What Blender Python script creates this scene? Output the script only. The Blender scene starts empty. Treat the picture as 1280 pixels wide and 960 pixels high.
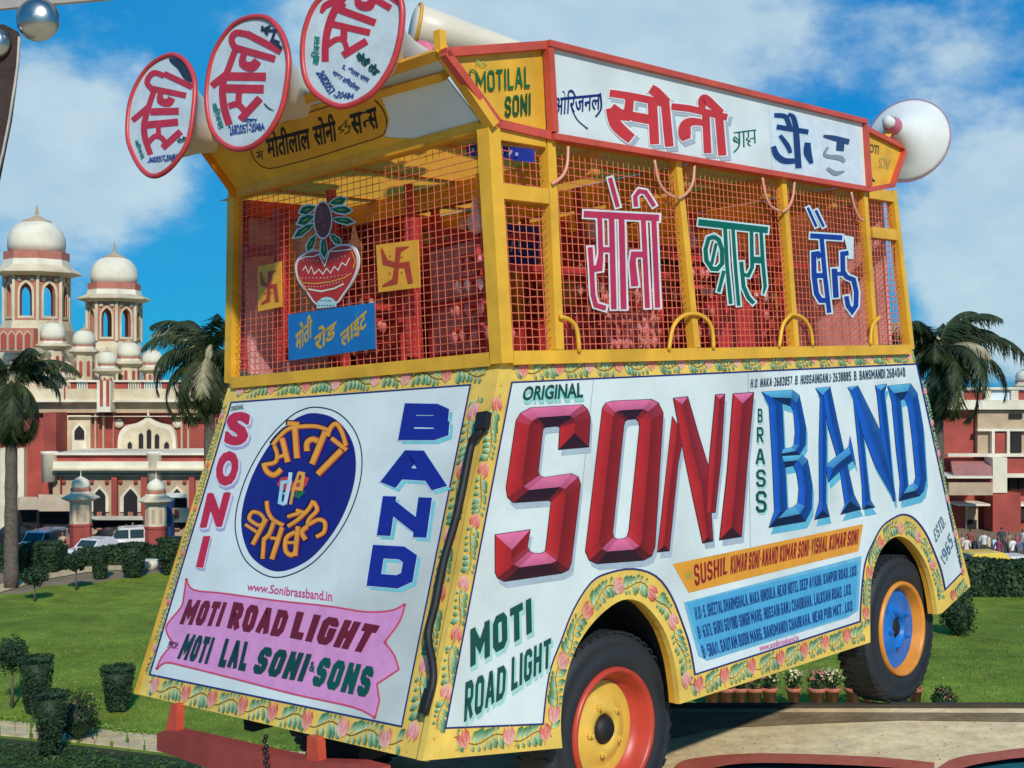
import bpy, math, random
import numpy as np
from mathutils import Vector, Matrix, noise
from mathutils.geometry import tessellate_polygon
R_ = math.radians
random.seed(7)
sc = bpy.context.scene
COL = sc.collection

# ------------------------------------------------------------------ camera
H0 = 10.0                      # the camera stands on a terrace, ten metres above the lawn
F = 1578.944                   # focal length in pixels of a 1280 px wide picture
cam = bpy.data.cameras.new("camera"); cam_o = bpy.data.objects.new("camera", cam); COL.objects.link(cam_o)
cam_o.location = (0, 0, H0); cam_o.rotation_euler = (R_(90), 0, 0)
cam.sensor_width = 36.0; cam.lens = F / 1280 * 36.0; cam.clip_start = 0.05; cam.clip_end = 3000
sc.camera = cam_o
# ------------------------------------------------------------------ light
SUN_ELEV, SUN_AZ = R_(35), R_(167)
world = bpy.data.worlds.new("World"); sc.world = world; world.use_nodes = True
sun_dir = Vector((math.sin(SUN_AZ) * math.cos(SUN_ELEV), math.cos(SUN_AZ) * math.cos(SUN_ELEV), math.sin(SUN_ELEV)))
sl = bpy.data.lights.new("sun", 'SUN'); sl.energy = 3.5; sl.angle = R_(2.0); sl.color = (1.0, 0.95, 0.86)
so = bpy.data.objects.new("sun", sl); COL.objects.link(so); so.rotation_euler = sun_dir.to_track_quat('Z', 'Y').to_euler()
sc.view_settings.view_transform = 'Standard'; sc.view_settings.look = 'None'
sc.view_settings.exposure = 0.0; sc.view_settings.gamma = 1.0

def pdir(x, y): return Vector(((x - 640) / F, 1.0, -(y - 480) / F)).normalized()

def build_world():
    nt = world.node_tree; N = nt.nodes; L = nt.links; N.clear()
    out = N.new('ShaderNodeOutputWorld'); bg = N.new('ShaderNodeBackground'); L.new(bg.outputs[0], out.inputs[0])
    sky = N.new('ShaderNodeTexSky'); sky.sky_type = 'NISHITA'; sky.sun_disc = False
    sky.sun_elevation = SUN_ELEV; sky.sun_rotation = SUN_AZ; sky.altitude = 200; sky.air_density = 1.0; sky.dust_density = 0.4; sky.ozone_density = 3.0
    tc = N.new('ShaderNodeTexCoord')
    tint = N.new('ShaderNodeMix'); tint.data_type = 'RGBA'; tint.blend_type = 'MULTIPLY'; tint.inputs[0].default_value = 1
    L.new(sky.outputs[0], tint.inputs[6]); tint.inputs[7].default_value = (0.03, 0.28, 0.36, 1)
    base = N.new('ShaderNodeMix'); base.data_type = 'RGBA'; base.blend_type = 'ADD'; base.inputs[0].default_value = 1; L.new(tint.outputs[2], base.inputs[6]); base.inputs[7].default_value = (.0, 1.15, 3.6, 1)
    def math_(op, a, b=None, clamp=False):
        n = N.new('ShaderNodeMath'); n.operation = op; n.use_clamp = clamp
        for i, v in enumerate((a, b)):
            if v is None: continue
            if isinstance(v, (int, float)): n.inputs[i].default_value = v
            else: L.new(v, n.inputs[i])
        return n.outputs[0]
    def noise_(scale, detail, rough, zs=1.0, off=0.0):
        mp = N.new('ShaderNodeMapping'); mp.inputs['Scale'].default_value = (1, 1, zs); mp.inputs['Location'].default_value = (off, off, off)
        L.new(tc.outputs['Generated'], mp.inputs['Vector'])
        t = N.new('ShaderNodeTexNoise'); t.inputs['Scale'].default_value = scale; t.inputs['Detail'].default_value = detail
        t.inputs['Roughness'].default_value = rough; L.new(mp.outputs[0], t.inputs['Vector']); return t.outputs[0]
    # cloud banks: soft masses round given directions, broken up by noise
    total = None
    for (x, y, r, a) in ((110, 195, .085, .80), (20, 235, .075, .7), (190, 235, .05, .45), (60, 150, .06, .35), (400, 40, .07, .45), (620, 40, .09, .75), (760, 60, .10, .85), (540, 110, .06, .4),
                         (900, -10, .10, .65), (980, 30, .05, .3), (1230, 280, .085, 1.0), (1290, 330, .09, .9), (1190, 370, .04, .4), (1250, 390, .06, .5), (880, 130, .05, .35), (1230, 60, .05, .25), (1160, 170, .10, .45), (1100, 330, .07, .35), (560, 20, .08, .5), (690, 90, .07, .5), (850, 60, .07, .5), (960, 110, .06, .35), (1060, 40, .06, .3), (30, 120, .05, .3), (190, 130, .05, .3),
                         (-300, 160, .22, .7), (1700, 250, .25, .8), (640, -500, .3, .7)):
        d = pdir(x, y)
        vm = N.new('ShaderNodeVectorMath'); vm.operation = 'DISTANCE'; L.new(tc.outputs['Generated'], vm.inputs[0]); vm.inputs[1].default_value = d
        mr = N.new('ShaderNodeMapRange'); mr.interpolation_type = 'SMOOTHSTEP'; L.new(vm.outputs['Value'], mr.inputs[0])
        mr.inputs[1].default_value = r * 1.25; mr.inputs[2].default_value = 0.0; mr.inputs[3].default_value = 0; mr.inputs[4].default_value = a
        total = mr.outputs[0] if total is None else math_('ADD', total, mr.outputs[0])
    n1 = noise_(5.5, 7, .62, 1.6); n2 = noise_(17, 6, .6, 1.5, 3.1)
    m = math_('ADD', math_('MULTIPLY', total, .95), math_('MULTIPLY', math_('SUBTRACT', n1, .5), 2.3))
    m = math_('ADD', m, math_('MULTIPLY', math_('SUBTRACT', n2, .5), .95))
    m2 = N.new('ShaderNodeMapRange'); m2.interpolation_type = 'SMOOTHSTEP'; L.new(m, m2.inputs[0])
    m2.inputs[1].default_value = 0.12; m2.inputs[2].default_value = .95; m2.inputs[3].default_value = 0; m2.inputs[4].default_value = .86
    cl = N.new('ShaderNodeMix'); cl.data_type = 'RGBA'; cl.blend_type = 'MIX'
    # cloud colour, cool grey to warm white
    cc = N.new('ShaderNodeMix'); cc.data_type = 'RGBA'; L.new(n2, cc.inputs[0]); cc.inputs[6].default_value = (3.4, 5.2, 6.6, 1); cc.inputs[7].default_value = (6.4, 7.6, 7.9, 1)
    L.new(m2.outputs[0], cl.inputs[0]); 
    n3 = noise_(2.6, 4, .55, 1.8, 7.7); r3 = N.new('ShaderNodeMapRange'); L.new(n3, r3.inputs[0]); r3.inputs[1].default_value = .40; r3.inputs[2].default_value = .66; r3.inputs[4].default_value = .50
    haze = N.new('ShaderNodeMix'); haze.data_type = 'RGBA'; L.new(r3.outputs[0], haze.inputs[0]); L.new(base.outputs[2], haze.inputs[6]); haze.inputs[7].default_value = (.35, 3.3, 6.0, 1)
    L.new(haze.outputs[2], cl.inputs[6]); L.new(cc.outputs[2], cl.inputs[7])
    L.new(cl.outputs[2], bg.inputs[0]); bg.inputs[1].default_value = 0.108
build_world()

# ------------------------------------------------------------------ van frame of reference (fitted to its vanishing points)
def _n(v): return v / np.linalg.norm(v)
def cray(x, y): return np.array([(x - 640) / F, -(y - 480) / F, -1.])
VX = _n(cray(2150, 415)); VY = _n(cray(-1006, 597)); VY = _n(VY - VX * (VX @ VY)); VZ = _n(np.cross(VX, VY))
VO = cray(627, 448) * 5.0
RV = np.stack([VX, VY, VZ]); CV = RV @ (-VO)               # camera position in van coordinates
def c2w(v): return Vector((v[0], -v[2], v[1]))
VAN = Matrix.Identity(4)
for i, a in enumerate((VX, VY, VZ)):
    w = c2w(a)
    for j in range(3): VAN[j][i] = w[j]
VAN.translation = c2w(VO) + Vector((0, 0, H0))

def W(x, y, D):
    """world point seen at picture position (x, y) of the 1280x960 photograph, D metres away"""
    return Vector(((x - 640) / F * D, D, H0 - (y - 480) / F * D))
def ground_d(y): return F * H0 / (y - 480)

class Plane:
    """a painted surface: picture positions or surface coordinates to points on it"""
    def __init__(s, p0, n): s.p0 = np.array(p0, float); s.n = _n(np.array(n, float)); 
    def px(s, x, y, off=0.0):
        r = RV @ cray(x, y); t = ((s.p0 + s.n * off - CV) @ s.n) / (r @ s.n); return Vector(CV + t * r)
class Crop:
    """positions measured on an enlarged crop of the photograph"""
    def __init__(s, pl, x0, y0, k): s.pl, s.x0, s.y0, s.k = pl, x0, y0, k
    def px(s, x, y, off=0.0): return s.pl.px(s.x0 + x / s.k, s.y0 + y / s.k, off)
class UV:
    """metric coordinates on a surface: origin + u*a + v*b"""
    def __init__(s, o, a, b): s.o, s.a, s.b = Vector(o), Vector(a), Vector(b); s.n = s.a.cross(s.b).normalized()
    def px(s, u, v, off=0.0): return s.o + s.a * u + s.b * v + s.n * off

# ------------------------------------------------------------------ materials
MATS = {}
def mat(name, rgb, rough=.6, var=.12, scale=6.0, metal=0.0, bump=0.0, spec=.5, rgb2=None, detail=6, coat=0.0, dirt=0.0, objvar=0.0):
    if name in MATS: return MATS[name]
    m = bpy.data.materials.new(name); m.use_nodes = True; MATS[name] = m
    nt = m.node_tree; N = nt.nodes; L = nt.links; b = N['Principled BSDF']
    tc = N.new('ShaderNodeTexCoord'); t = N.new('ShaderNodeTexNoise'); t.inputs['Scale'].default_value = scale; t.inputs['Detail'].default_value = detail; t.inputs['Roughness'].default_value = .65
    L.new(tc.outputs['Object'], t.inputs['Vector'])
    mr = N.new('ShaderNodeMapRange'); L.new(t.outputs[0], mr.inputs[0]); mr.inputs[1].default_value = .3; mr.inputs[2].default_value = .7
    mx = N.new('ShaderNodeMix'); mx.data_type = 'RGBA'; L.new(mr.outputs[0], mx.inputs[0])
    c2 = rgb2 or tuple(c * (1 - var * 1.6) for c in rgb); c1 = rgb if rgb2 else tuple(min(1, c * (1 + var)) for c in rgb)
    mx.inputs[6].default_value = (*c2, 1); mx.inputs[7].default_value = (*c1, 1)
    last = mx.outputs[2]
    if dirt:
        t2 = N.new('ShaderNodeTexNoise'); t2.inputs['Scale'].default_value = scale * .35; t2.inputs['Detail'].default_value = 8; L.new(tc.outputs['Object'], t2.inputs['Vector'])
        r2 = N.new('ShaderNodeMapRange'); L.new(t2.outputs[0], r2.inputs[0]); r2.inputs[1].default_value = .52; r2.inputs[2].default_value = .75; r2.inputs[4].default_value = dirt
        m2 = N.new('ShaderNodeMix'); m2.data_type = 'RGBA'; m2.blend_type = 'MULTIPLY'; L.new(r2.outputs[0], m2.inputs[0]); L.new(last, m2.inputs[6]); m2.inputs[7].default_value = (.45, .40, .34, 1); last = m2.outputs[2]
    L.new(last, b.inputs['Base Color'])
    b.inputs['Roughness'].default_value = rough; b.inputs['Metallic'].default_value = metal; b.inputs['Specular IOR Level'].default_value = spec; b.inputs['Coat Weight'].default_value = coat
    if bump:
        bp = N.new('ShaderNodeBump'); bp.inputs['Strength'].default_value = bump; bp.inputs['Distance'].default_value = .02; L.new(t.outputs[0], bp.inputs['Height']); L.new(bp.outputs[0], b.inputs['Normal'])
    return m
def paint_mat():
    m = bpy.data.materials.new('sign_paint'); m.use_nodes = True; nt = m.node_tree; N = nt.nodes; L = nt.links; b = N['Principled BSDF']
    a = N.new('ShaderNodeVertexColor'); a.layer_name = 'Col'
    tc = N.new('ShaderNodeTexCoord'); t = N.new('ShaderNodeTexNoise'); t.inputs['Scale'].default_value = 9; t.inputs['Detail'].default_value = 8; t.inputs['Roughness'].default_value = .7
    L.new(tc.outputs['Object'], t.inputs['Vector'])
    mr = N.new('ShaderNodeMapRange'); L.new(t.outputs[0], mr.inputs[0]); mr.inputs[1].default_value = .3; mr.inputs[2].default_value = .75; mr.inputs[3].default_value = .80; mr.inputs[4].default_value = 1.08
    t3 = N.new('ShaderNodeTexNoise'); t3.inputs['Scale'].default_value = 160; t3.inputs['Detail'].default_value = 3; L.new(tc.outputs['Object'], t3.inputs['Vector'])
    mr3 = N.new('ShaderNodeMapRange'); L.new(t3.outputs[0], mr3.inputs[0]); mr3.inputs[1].default_value = .3; mr3.inputs[2].default_value = .7; mr3.inputs[3].default_value = .94; mr3.inputs[4].default_value = 1.06
    mm = N.new('ShaderNodeMath'); mm.operation = 'MULTIPLY'; L.new(mr.outputs[0], mm.inputs[0]); L.new(mr3.outputs[0], mm.inputs[1])
    vm = N.new('ShaderNodeVectorMath'); vm.operation = 'SCALE'; L.new(a.outputs[0], vm.inputs[0]); L.new(mm.outputs[0], vm.inputs['Scale'])
    L.new(vm.outputs[0], b.inputs['Base Color']); b.inputs['Roughness'].default_value = .42; b.inputs['Specular IOR Level'].default_value = .4
    MATS['sign_paint'] = m; return m
PAINT = paint_mat()

# paint colours (linear)
WHITE = (.68, .75, .72); YEL = (.80, .43, .03); ORG = (.78, .36, .03); RED = (.52, .035, .03); DRED = (.20, .012, .02); PINK = (.80, .20, .38)
NAVY = (.012, .022, .16); BLACK = (.012, .012, .018); GREEN = (.008, .075, .055); CYAN = (.20, .56, .60); LBLUE = (.10, .44, .66); BLUE = (.015, .13, .50); GREY = (.40, .48, .54)
M_YEL = mat('yellow_enamel', YEL, .5, .12, 6, dirt=.6, bump=.10); M_LEM = mat('lemon_enamel', (.82, .55, .10), .5, .12, 6, dirt=.5, bump=.10); M_YEL2 = mat('ochre_enamel', (.72, .36, .03), .5, .1, 4, dirt=.4)
M_WHT = mat('white_enamel', WHITE, .45, .08, 2.5, dirt=.5, bump=.10); M_RED = mat('red_enamel', (.60, .085, .045), .45, .14, 6, dirt=.4)
M_RED2 = mat('dark_red_iron', (.56, .045, .04), .55, .2, 9, dirt=.4); M_WIRE = mat('red_wire', (.74, .17, .09), .6, .2, 20)
M_PALE = mat('pale_blue_sheet', (.66, .76, .84), .35, .06, 3); M_TYRE = mat('tyre_rubber', (.014, .020, .025), .65, .5, 8, bump=.25, rgb2=(.022, .023, .024)); M_DARK = mat('dark_underside', (.012, .012, .012), .9, .2, 5)
M_RIMR = mat('rim_red', (.50, .05, .025), .4, .12, 7, dirt=.3); M_RIMO = mat('rim_orange', (.70, .26, .03), .4, .12, 7, dirt=.3); M_DISCB = mat('disc_blue', (.01, .16, .55), .45, .25, 9, dirt=.35)
M_STEEL = mat('steel', (.45, .44, .42), .28, .2, 14, metal=1.0); M_BLK = mat('black_iron', (.010, .009, .009), .6, .2, 12)
M_ORG = mat('translucent_orange', (.92, .42, .04), .5, .08, 6); M_SKYL = M_ORG
def translucent(m, rgb, k):
    nt = m.node_tree; N = nt.nodes; L = nt.links; b = N['Principled BSDF']; t = N.new('ShaderNodeBsdfTranslucent'); t.inputs[0].default_value = (*rgb, 1); mx = N.new('ShaderNodeMixShader'); mx.inputs[0].default_value = k
    L.new(b.outputs[0], mx.inputs[1]); L.new(t.outputs[0], mx.inputs[2]); L.new(mx.outputs[0], N['Material Output'].inputs[0])
translucent(M_ORG, (1.0, .48, .05), .7)  # translucency added so sunlight through the sheets brightens the cage interior
M_BLUEB = mat('blue_board', (.01, .16, .50), .45, .1, 8)
M_CREAM = mat('cream_plaster', (.68, .57, .38), .85, .15, .7, dirt=.5, bump=.1); M_CREAM2 = mat('white_plaster', (.80, .73, .56), .8, .12, .6, dirt=.45, bump=.1)
M_BRICK = mat('red_plaster', (.40, .075, .055), .85, .22, .5, dirt=.3, bump=.1); M_BAND = mat('terracotta_band', (.50, .18, .12), .8, .12, 1.5)
M_VOID = mat('dark_opening', (.014, .012, .012), .8, .3, 2); M_TAN = mat('tan_plaster', (.50, .37, .24), .85, .12, 1.2, dirt=.3)

# ------------------------------------------------------------------ mesh builder
class MB:
    def __init__(s): s.v, s.f, s.c, s.mi, s.m = [], [], [], [], 0; s.sm = []
    def add(s, vs, fs, col=None, smooth=False, cols=None):
        b = len(s.v); s.v += [tuple(v) for v in vs]; s.f += [tuple(i + b for i in f) for f in fs]; s.mi += [s.m] * len(fs); s.sm += [smooth] * len(fs)
        s.c += list(cols) if cols else [col or (1, 1, 1)] * len(vs)
        return s
    def box(s, a, b, col=None, M=None):
        (x0, y0, z0), (x1, y1, z1) = a, b
        vs = [Vector(p) for p in ((x0, y0, z0), (x1, y0, z0), (x1, y1, z0), (x0, y1, z0), (x0, y0, z1), (x1, y0, z1), (x1, y1, z1), (x0, y1, z1))]
        if M: vs = [M @ v for v in vs]
        return s.add(vs, [(0, 3, 2, 1), (4, 5, 6, 7), (0, 1, 5, 4), (1, 2, 6, 5), (2, 3, 7, 6), (3, 0, 4, 7)], col)
    def bar(s, p, q, w, h=None, up=(0, 0, 1), caps=True, col=None):
        p, q = Vector(p), Vector(q); h = h or w; d = (q - p).normalized(); up = Vector(up)
        if abs(d.dot(up)) > .98: up = Vector((0, 1, 0))
        r = d.cross(up).normalized() * w / 2; u = r.cross(d).normalized() * h / 2
        vs = [p - r - u, p + r - u, p + r + u, p - r + u, q - r - u, q + r - u, q + r + u, q - r + u]
        fs = [(0, 1, 5, 4), (1, 2, 6, 5), (2, 3, 7, 6), (3, 0, 4, 7)] + ([(0, 3, 2, 1), (4, 5, 6, 7)] if caps else [])
        return s.add(vs, fs, col)
    def tube(s, pts, r, n=8, closed=False, col=None, caps=True):
        pts = [Vector(p) for p in pts]; m = len(pts); rs = r if isinstance(r, (list, tuple)) else [r] * m; vs = []
        ref = None
        for i, p in enumerate(pts):
            a = pts[(i - 1) % m] if (closed or i) else p; b = pts[(i + 1) % m] if (closed or i < m - 1) else p
            d = (b - a).normalized()
            if ref is None: ref = Vector((0, 0, 1)) if abs(d.z) < .9 else Vector((1, 0, 0))
            u = (ref - d * ref.dot(d)).normalized(); w = d.cross(u); ref = u
            vs += [p + (u * math.cos(2 * math.pi * k / n) + w * math.sin(2 * math.pi * k / n)) * rs[i] for k in range(n)]
        fs = [(i * n + k, i * n + (k + 1) % n, ((i + 1) % m) * n + (k + 1) % n, ((i + 1) % m) * n + k) for i in range(m if closed else m - 1) for k in range(n)]
        if caps and not closed: fs += [tuple(range(n - 1, -1, -1)), tuple((m - 1) * n + k for k in range(n))]
        return s.add(vs, fs, col, True)
    def lathe(s, prof, c=(0, 0, 0), n=24, axis=None, col=None, smooth=True, M=None, rot=0.0, caps=True):
        """profile of (radius, height) round z (or round `axis` through c)"""
        c = Vector(c); ax = Vector(axis).normalized() if axis is not None else Vector((0, 0, 1))
        u = ax.orthogonal().normalized() if axis is not None else Vector((1, 0, 0)); w = ax.cross(u)
        vs = []
        for (r, h) in prof: vs += [c + ax * h + (u * math.cos(rot + 2 * math.pi * k / n) + w * math.sin(rot + 2 * math.pi * k / n)) * r for k in range(n)]
        fs = [(i * n + k, i * n + (k + 1) % n, (i + 1) * n + (k + 1) % n, (i + 1) * n + k) for i in range(len(prof) - 1) for k in range(n)]
        if caps and prof[0][0] > 1e-6: fs.append(tuple(range(n - 1, -1, -1)))
        if caps and prof[-1][0] > 1e-6: fs.append(tuple((len(prof) - 1) * n + k for k in range(n)))
        if M: vs = [M @ v for v in vs]
        return s.add(vs, fs, col, smooth)
    def slab(s, loops, nrm, th, col=None):
        """polygon (with holes) given as 3-D loops, thickened by th against its normal"""
        nrm = Vector(nrm).normalized(); loops = [[Vector(p) for p in l] for l in loops]
        flat = [p for l in loops for p in l]; tr = tessellate_polygon(loops); k = len(flat)
        fs = []
        for t in tr:
            a, b, c = (flat[i] for i in t)
            t = tuple(t) if (b - a).cross(c - a).dot(nrm) > 0 else tuple(reversed(t))
            fs.append(t)
            if th: fs.append(tuple(i + k for i in reversed(t)))
        vs = flat + ([p - nrm * th for p in flat] if th else [])
        if th:
            b = 0
            for l in loops:
                m = len(l); fs += [(b + i, b + (i + 1) % m, b + (i + 1) % m + k, b + i + k) for i in range(m)]; b += m
        return s.add(vs, fs, col)
    # ---- flat painting: all positions go through a surface S
    def poly(s, S, loops, off, col, colf=None):
        if not isinstance(loops[0][0], (tuple, list)): loops = [loops]
        L3 = [[Vector((x, y, 0)) for x, y in l] for l in loops]; flat = [p for l in loops for p in l]
        tr = tessellate_polygon(L3); vs = [S.px(x, y, off) for x, y in flat]
        return s.add(vs, [tuple(t) for t in tr], col, cols=[colf(x, y) for x, y in flat] if colf else None)
    def strip(s, S, A, B, off, col, closed=False, colsA=None, colsB=None):
        m = len(A); vs = [S.px(x, y, off) for x, y in A] + [S.px(x, y, off) for x, y in B]
        fs = [(i, (i + 1) % m, m + (i + 1) % m, m + i) for i in range(m if closed else m - 1)]
        return s.add(vs, fs, col, cols=(colsA + colsB) if colsA else None)
    def rib(s, S, pts, w, off, col, closed=False, grow=0.0, dx=0, dy=0, ext=0.0):
        """a brush stroke of width w (one value, or one per point)"""
        n = len(pts); ws = list(w) if isinstance(w, (list, tuple)) else [w] * n
        P = [Vector((x + dx, y + dy)) for x, y in pts]; A, B = [], []
        if (grow or ext) and not closed:
            P[0] = P[0] + (P[0] - P[1]).normalized() * (grow + ext); P[-1] = P[-1] + (P[-1] - P[-2]).normalized() * (grow + ext)
        for i in range(n):
            a = P[(i - 1) % n] if (closed or i) else None; b = P[(i + 1) % n] if (closed or i < n - 1) else None
            d1 = (P[i] - a).normalized() if a is not None else (b - P[i]).normalized(); d2 = (b - P[i]).normalized() if b is not None else d1
            t = d1 + d2; t = t.normalized() if t.length > 1e-4 else d1; nv = Vector((-t.y, t.x)); k = 1 / max(.5, nv.dot(Vector((-d1.y, d1.x))))
            h = (ws[i] / 2 + grow) * k; A.append(tuple(P[i] + nv * h)); B.append(tuple(P[i] - nv * h))
        return s.strip(S, A, B, off, col, closed)
    def build(s, name, m=None, parent=None, mats=None, **props):
        me = bpy.data.meshes.new(name); me.from_pydata(s.v, [], s.f)
        for q in (mats or [m]): me.materials.append(q)
        if mats: me.polygons.foreach_set('material_index', s.mi)
        me.polygons.foreach_set('use_smooth', s.sm)
        if m is PAINT or (mats and PAINT in mats):
            ca = me.color_attributes.new('Col', 'FLOAT_COLOR', 'POINT'); ca.data.foreach_set('color', np.array([(*c, 1) for c in s.c], dtype=np.float32).ravel())
        me.update(); o = bpy.data.objects.new(name, me); COL.objects.link(o)
        if parent is not None: o.parent = parent
        for k, v in props.items(): o[k] = v
        return o
def tag(o, label=None, cat=None, group=None, kind=None):
    for k, v in (('label', label), ('category', cat), ('group', group), ('kind', kind)):
        if v: o[k] = v
    return o
def empty(name, loc=(0, 0, 0), label=None, cat=None, group=None, M=None):
    o = bpy.data.objects.new(name, None); COL.objects.link(o); o.empty_display_size = .2
    if M is not None: o.matrix_world = M
    else: o.location = loc
    return tag(o, label, cat, group)
def children(o): return [c for c in list(COL.objects) if c.parent is o]
def copy_tree(o, kids, parent=None):
    c = o.copy(); COL.objects.link(c); c.parent = parent
    for ch in kids.get(o, []): copy_tree(ch, kids, c)
    return c
def kid_map():
    k = {}
    for o in COL.objects:
        if o.parent: k.setdefault(o.parent, []).append(o)
    return k
def curve(pts, n=6, closed=False):
    """Catmull-Rom through 2-D or 3-D points"""
    P = [Vector(p) for p in pts]; m = len(P); out = []
    for i in range(m if closed else m - 1):
        g = (lambda j: P[j % m]) if closed else (lambda j: P[max(0, min(m - 1, j))])
        a, b, c, d = g(i - 1), g(i), g(i + 1), g(i + 2)
        for k in range(n):
            t = k / n; out.append(tuple(.5 * (2 * b + (c - a) * t + (2 * a - 5 * b + 4 * c - d) * t * t + (3 * b - a - 3 * c + d) * t ** 3)))
    if not closed: out.append(tuple(P[-1]))
    return out
TXT = {}
def glyphs(body, bold):
    if (body, bold) not in TXT:
        c = bpy.data.curves.new('t', 'FONT'); c.body = body; c.offset = bold; c.resolution_u = 3
        o = bpy.data.objects.new('t', c); COL.objects.link(o); bpy.context.view_layer.update()
        me = bpy.data.meshes.new_from_object(o); v = [tuple(q.co[:2]) for q in me.vertices]; f = [tuple(p.vertices) for p in me.polygons]
        bpy.data.objects.remove(o); bpy.data.meshes.remove(me); bpy.data.curves.remove(c)
        x = [q[0] for q in v]; y = [q[1] for q in v]; x0, x1, y0, y1 = min(x), max(x), min(y), max(y)
        TXT[(body, bold)] = ([((a - x0) / (x1 - x0), (b - y0) / (y1 - y0)) for a, b in v], f)
    return TXT[(body, bold)]
def text(mb, S, body, tl, tr, br, bl, off, col, bold=.02, dx=0, dy=0, fat=0.0):
    """hand lettering: the line of text fitted into a four-cornered field of a surface; fat thickens the brush (picture units)"""
    v, f = glyphs(body, min(bold, .03)); k = getattr(S, 'k', 1.0) if not isinstance(S, UV) else 1.0
    h = math.hypot(tl[0] - bl[0], tl[1] - bl[1]); fat = fat or max(0.0, bold - .03) * h * .75
    sh = [(0, 0)] if fat < .15 * k else [(a * fat, b * fat) for a, b in ((0, 0), (1, 0), (-1, 0), (0, 1), (0, -1), (.75, .75), (-.75, .75), (.75, -.75), (-.75, -.75))]
    for i, (ex, ey) in enumerate(sh):
        vs = []
        for a, b in v:
            x = (bl[0] * (1 - a) + br[0] * a) * (1 - b) + (tl[0] * (1 - a) + tr[0] * a) * b
            y = (bl[1] * (1 - a) + br[1] * a) * (1 - b) + (tl[1] * (1 - a) + tr[1] * a) * b
            vs.append(S.px(x + dx + ex, y + dy + ey, off + i * .00012))
        mb.add(vs, f, col)

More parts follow.
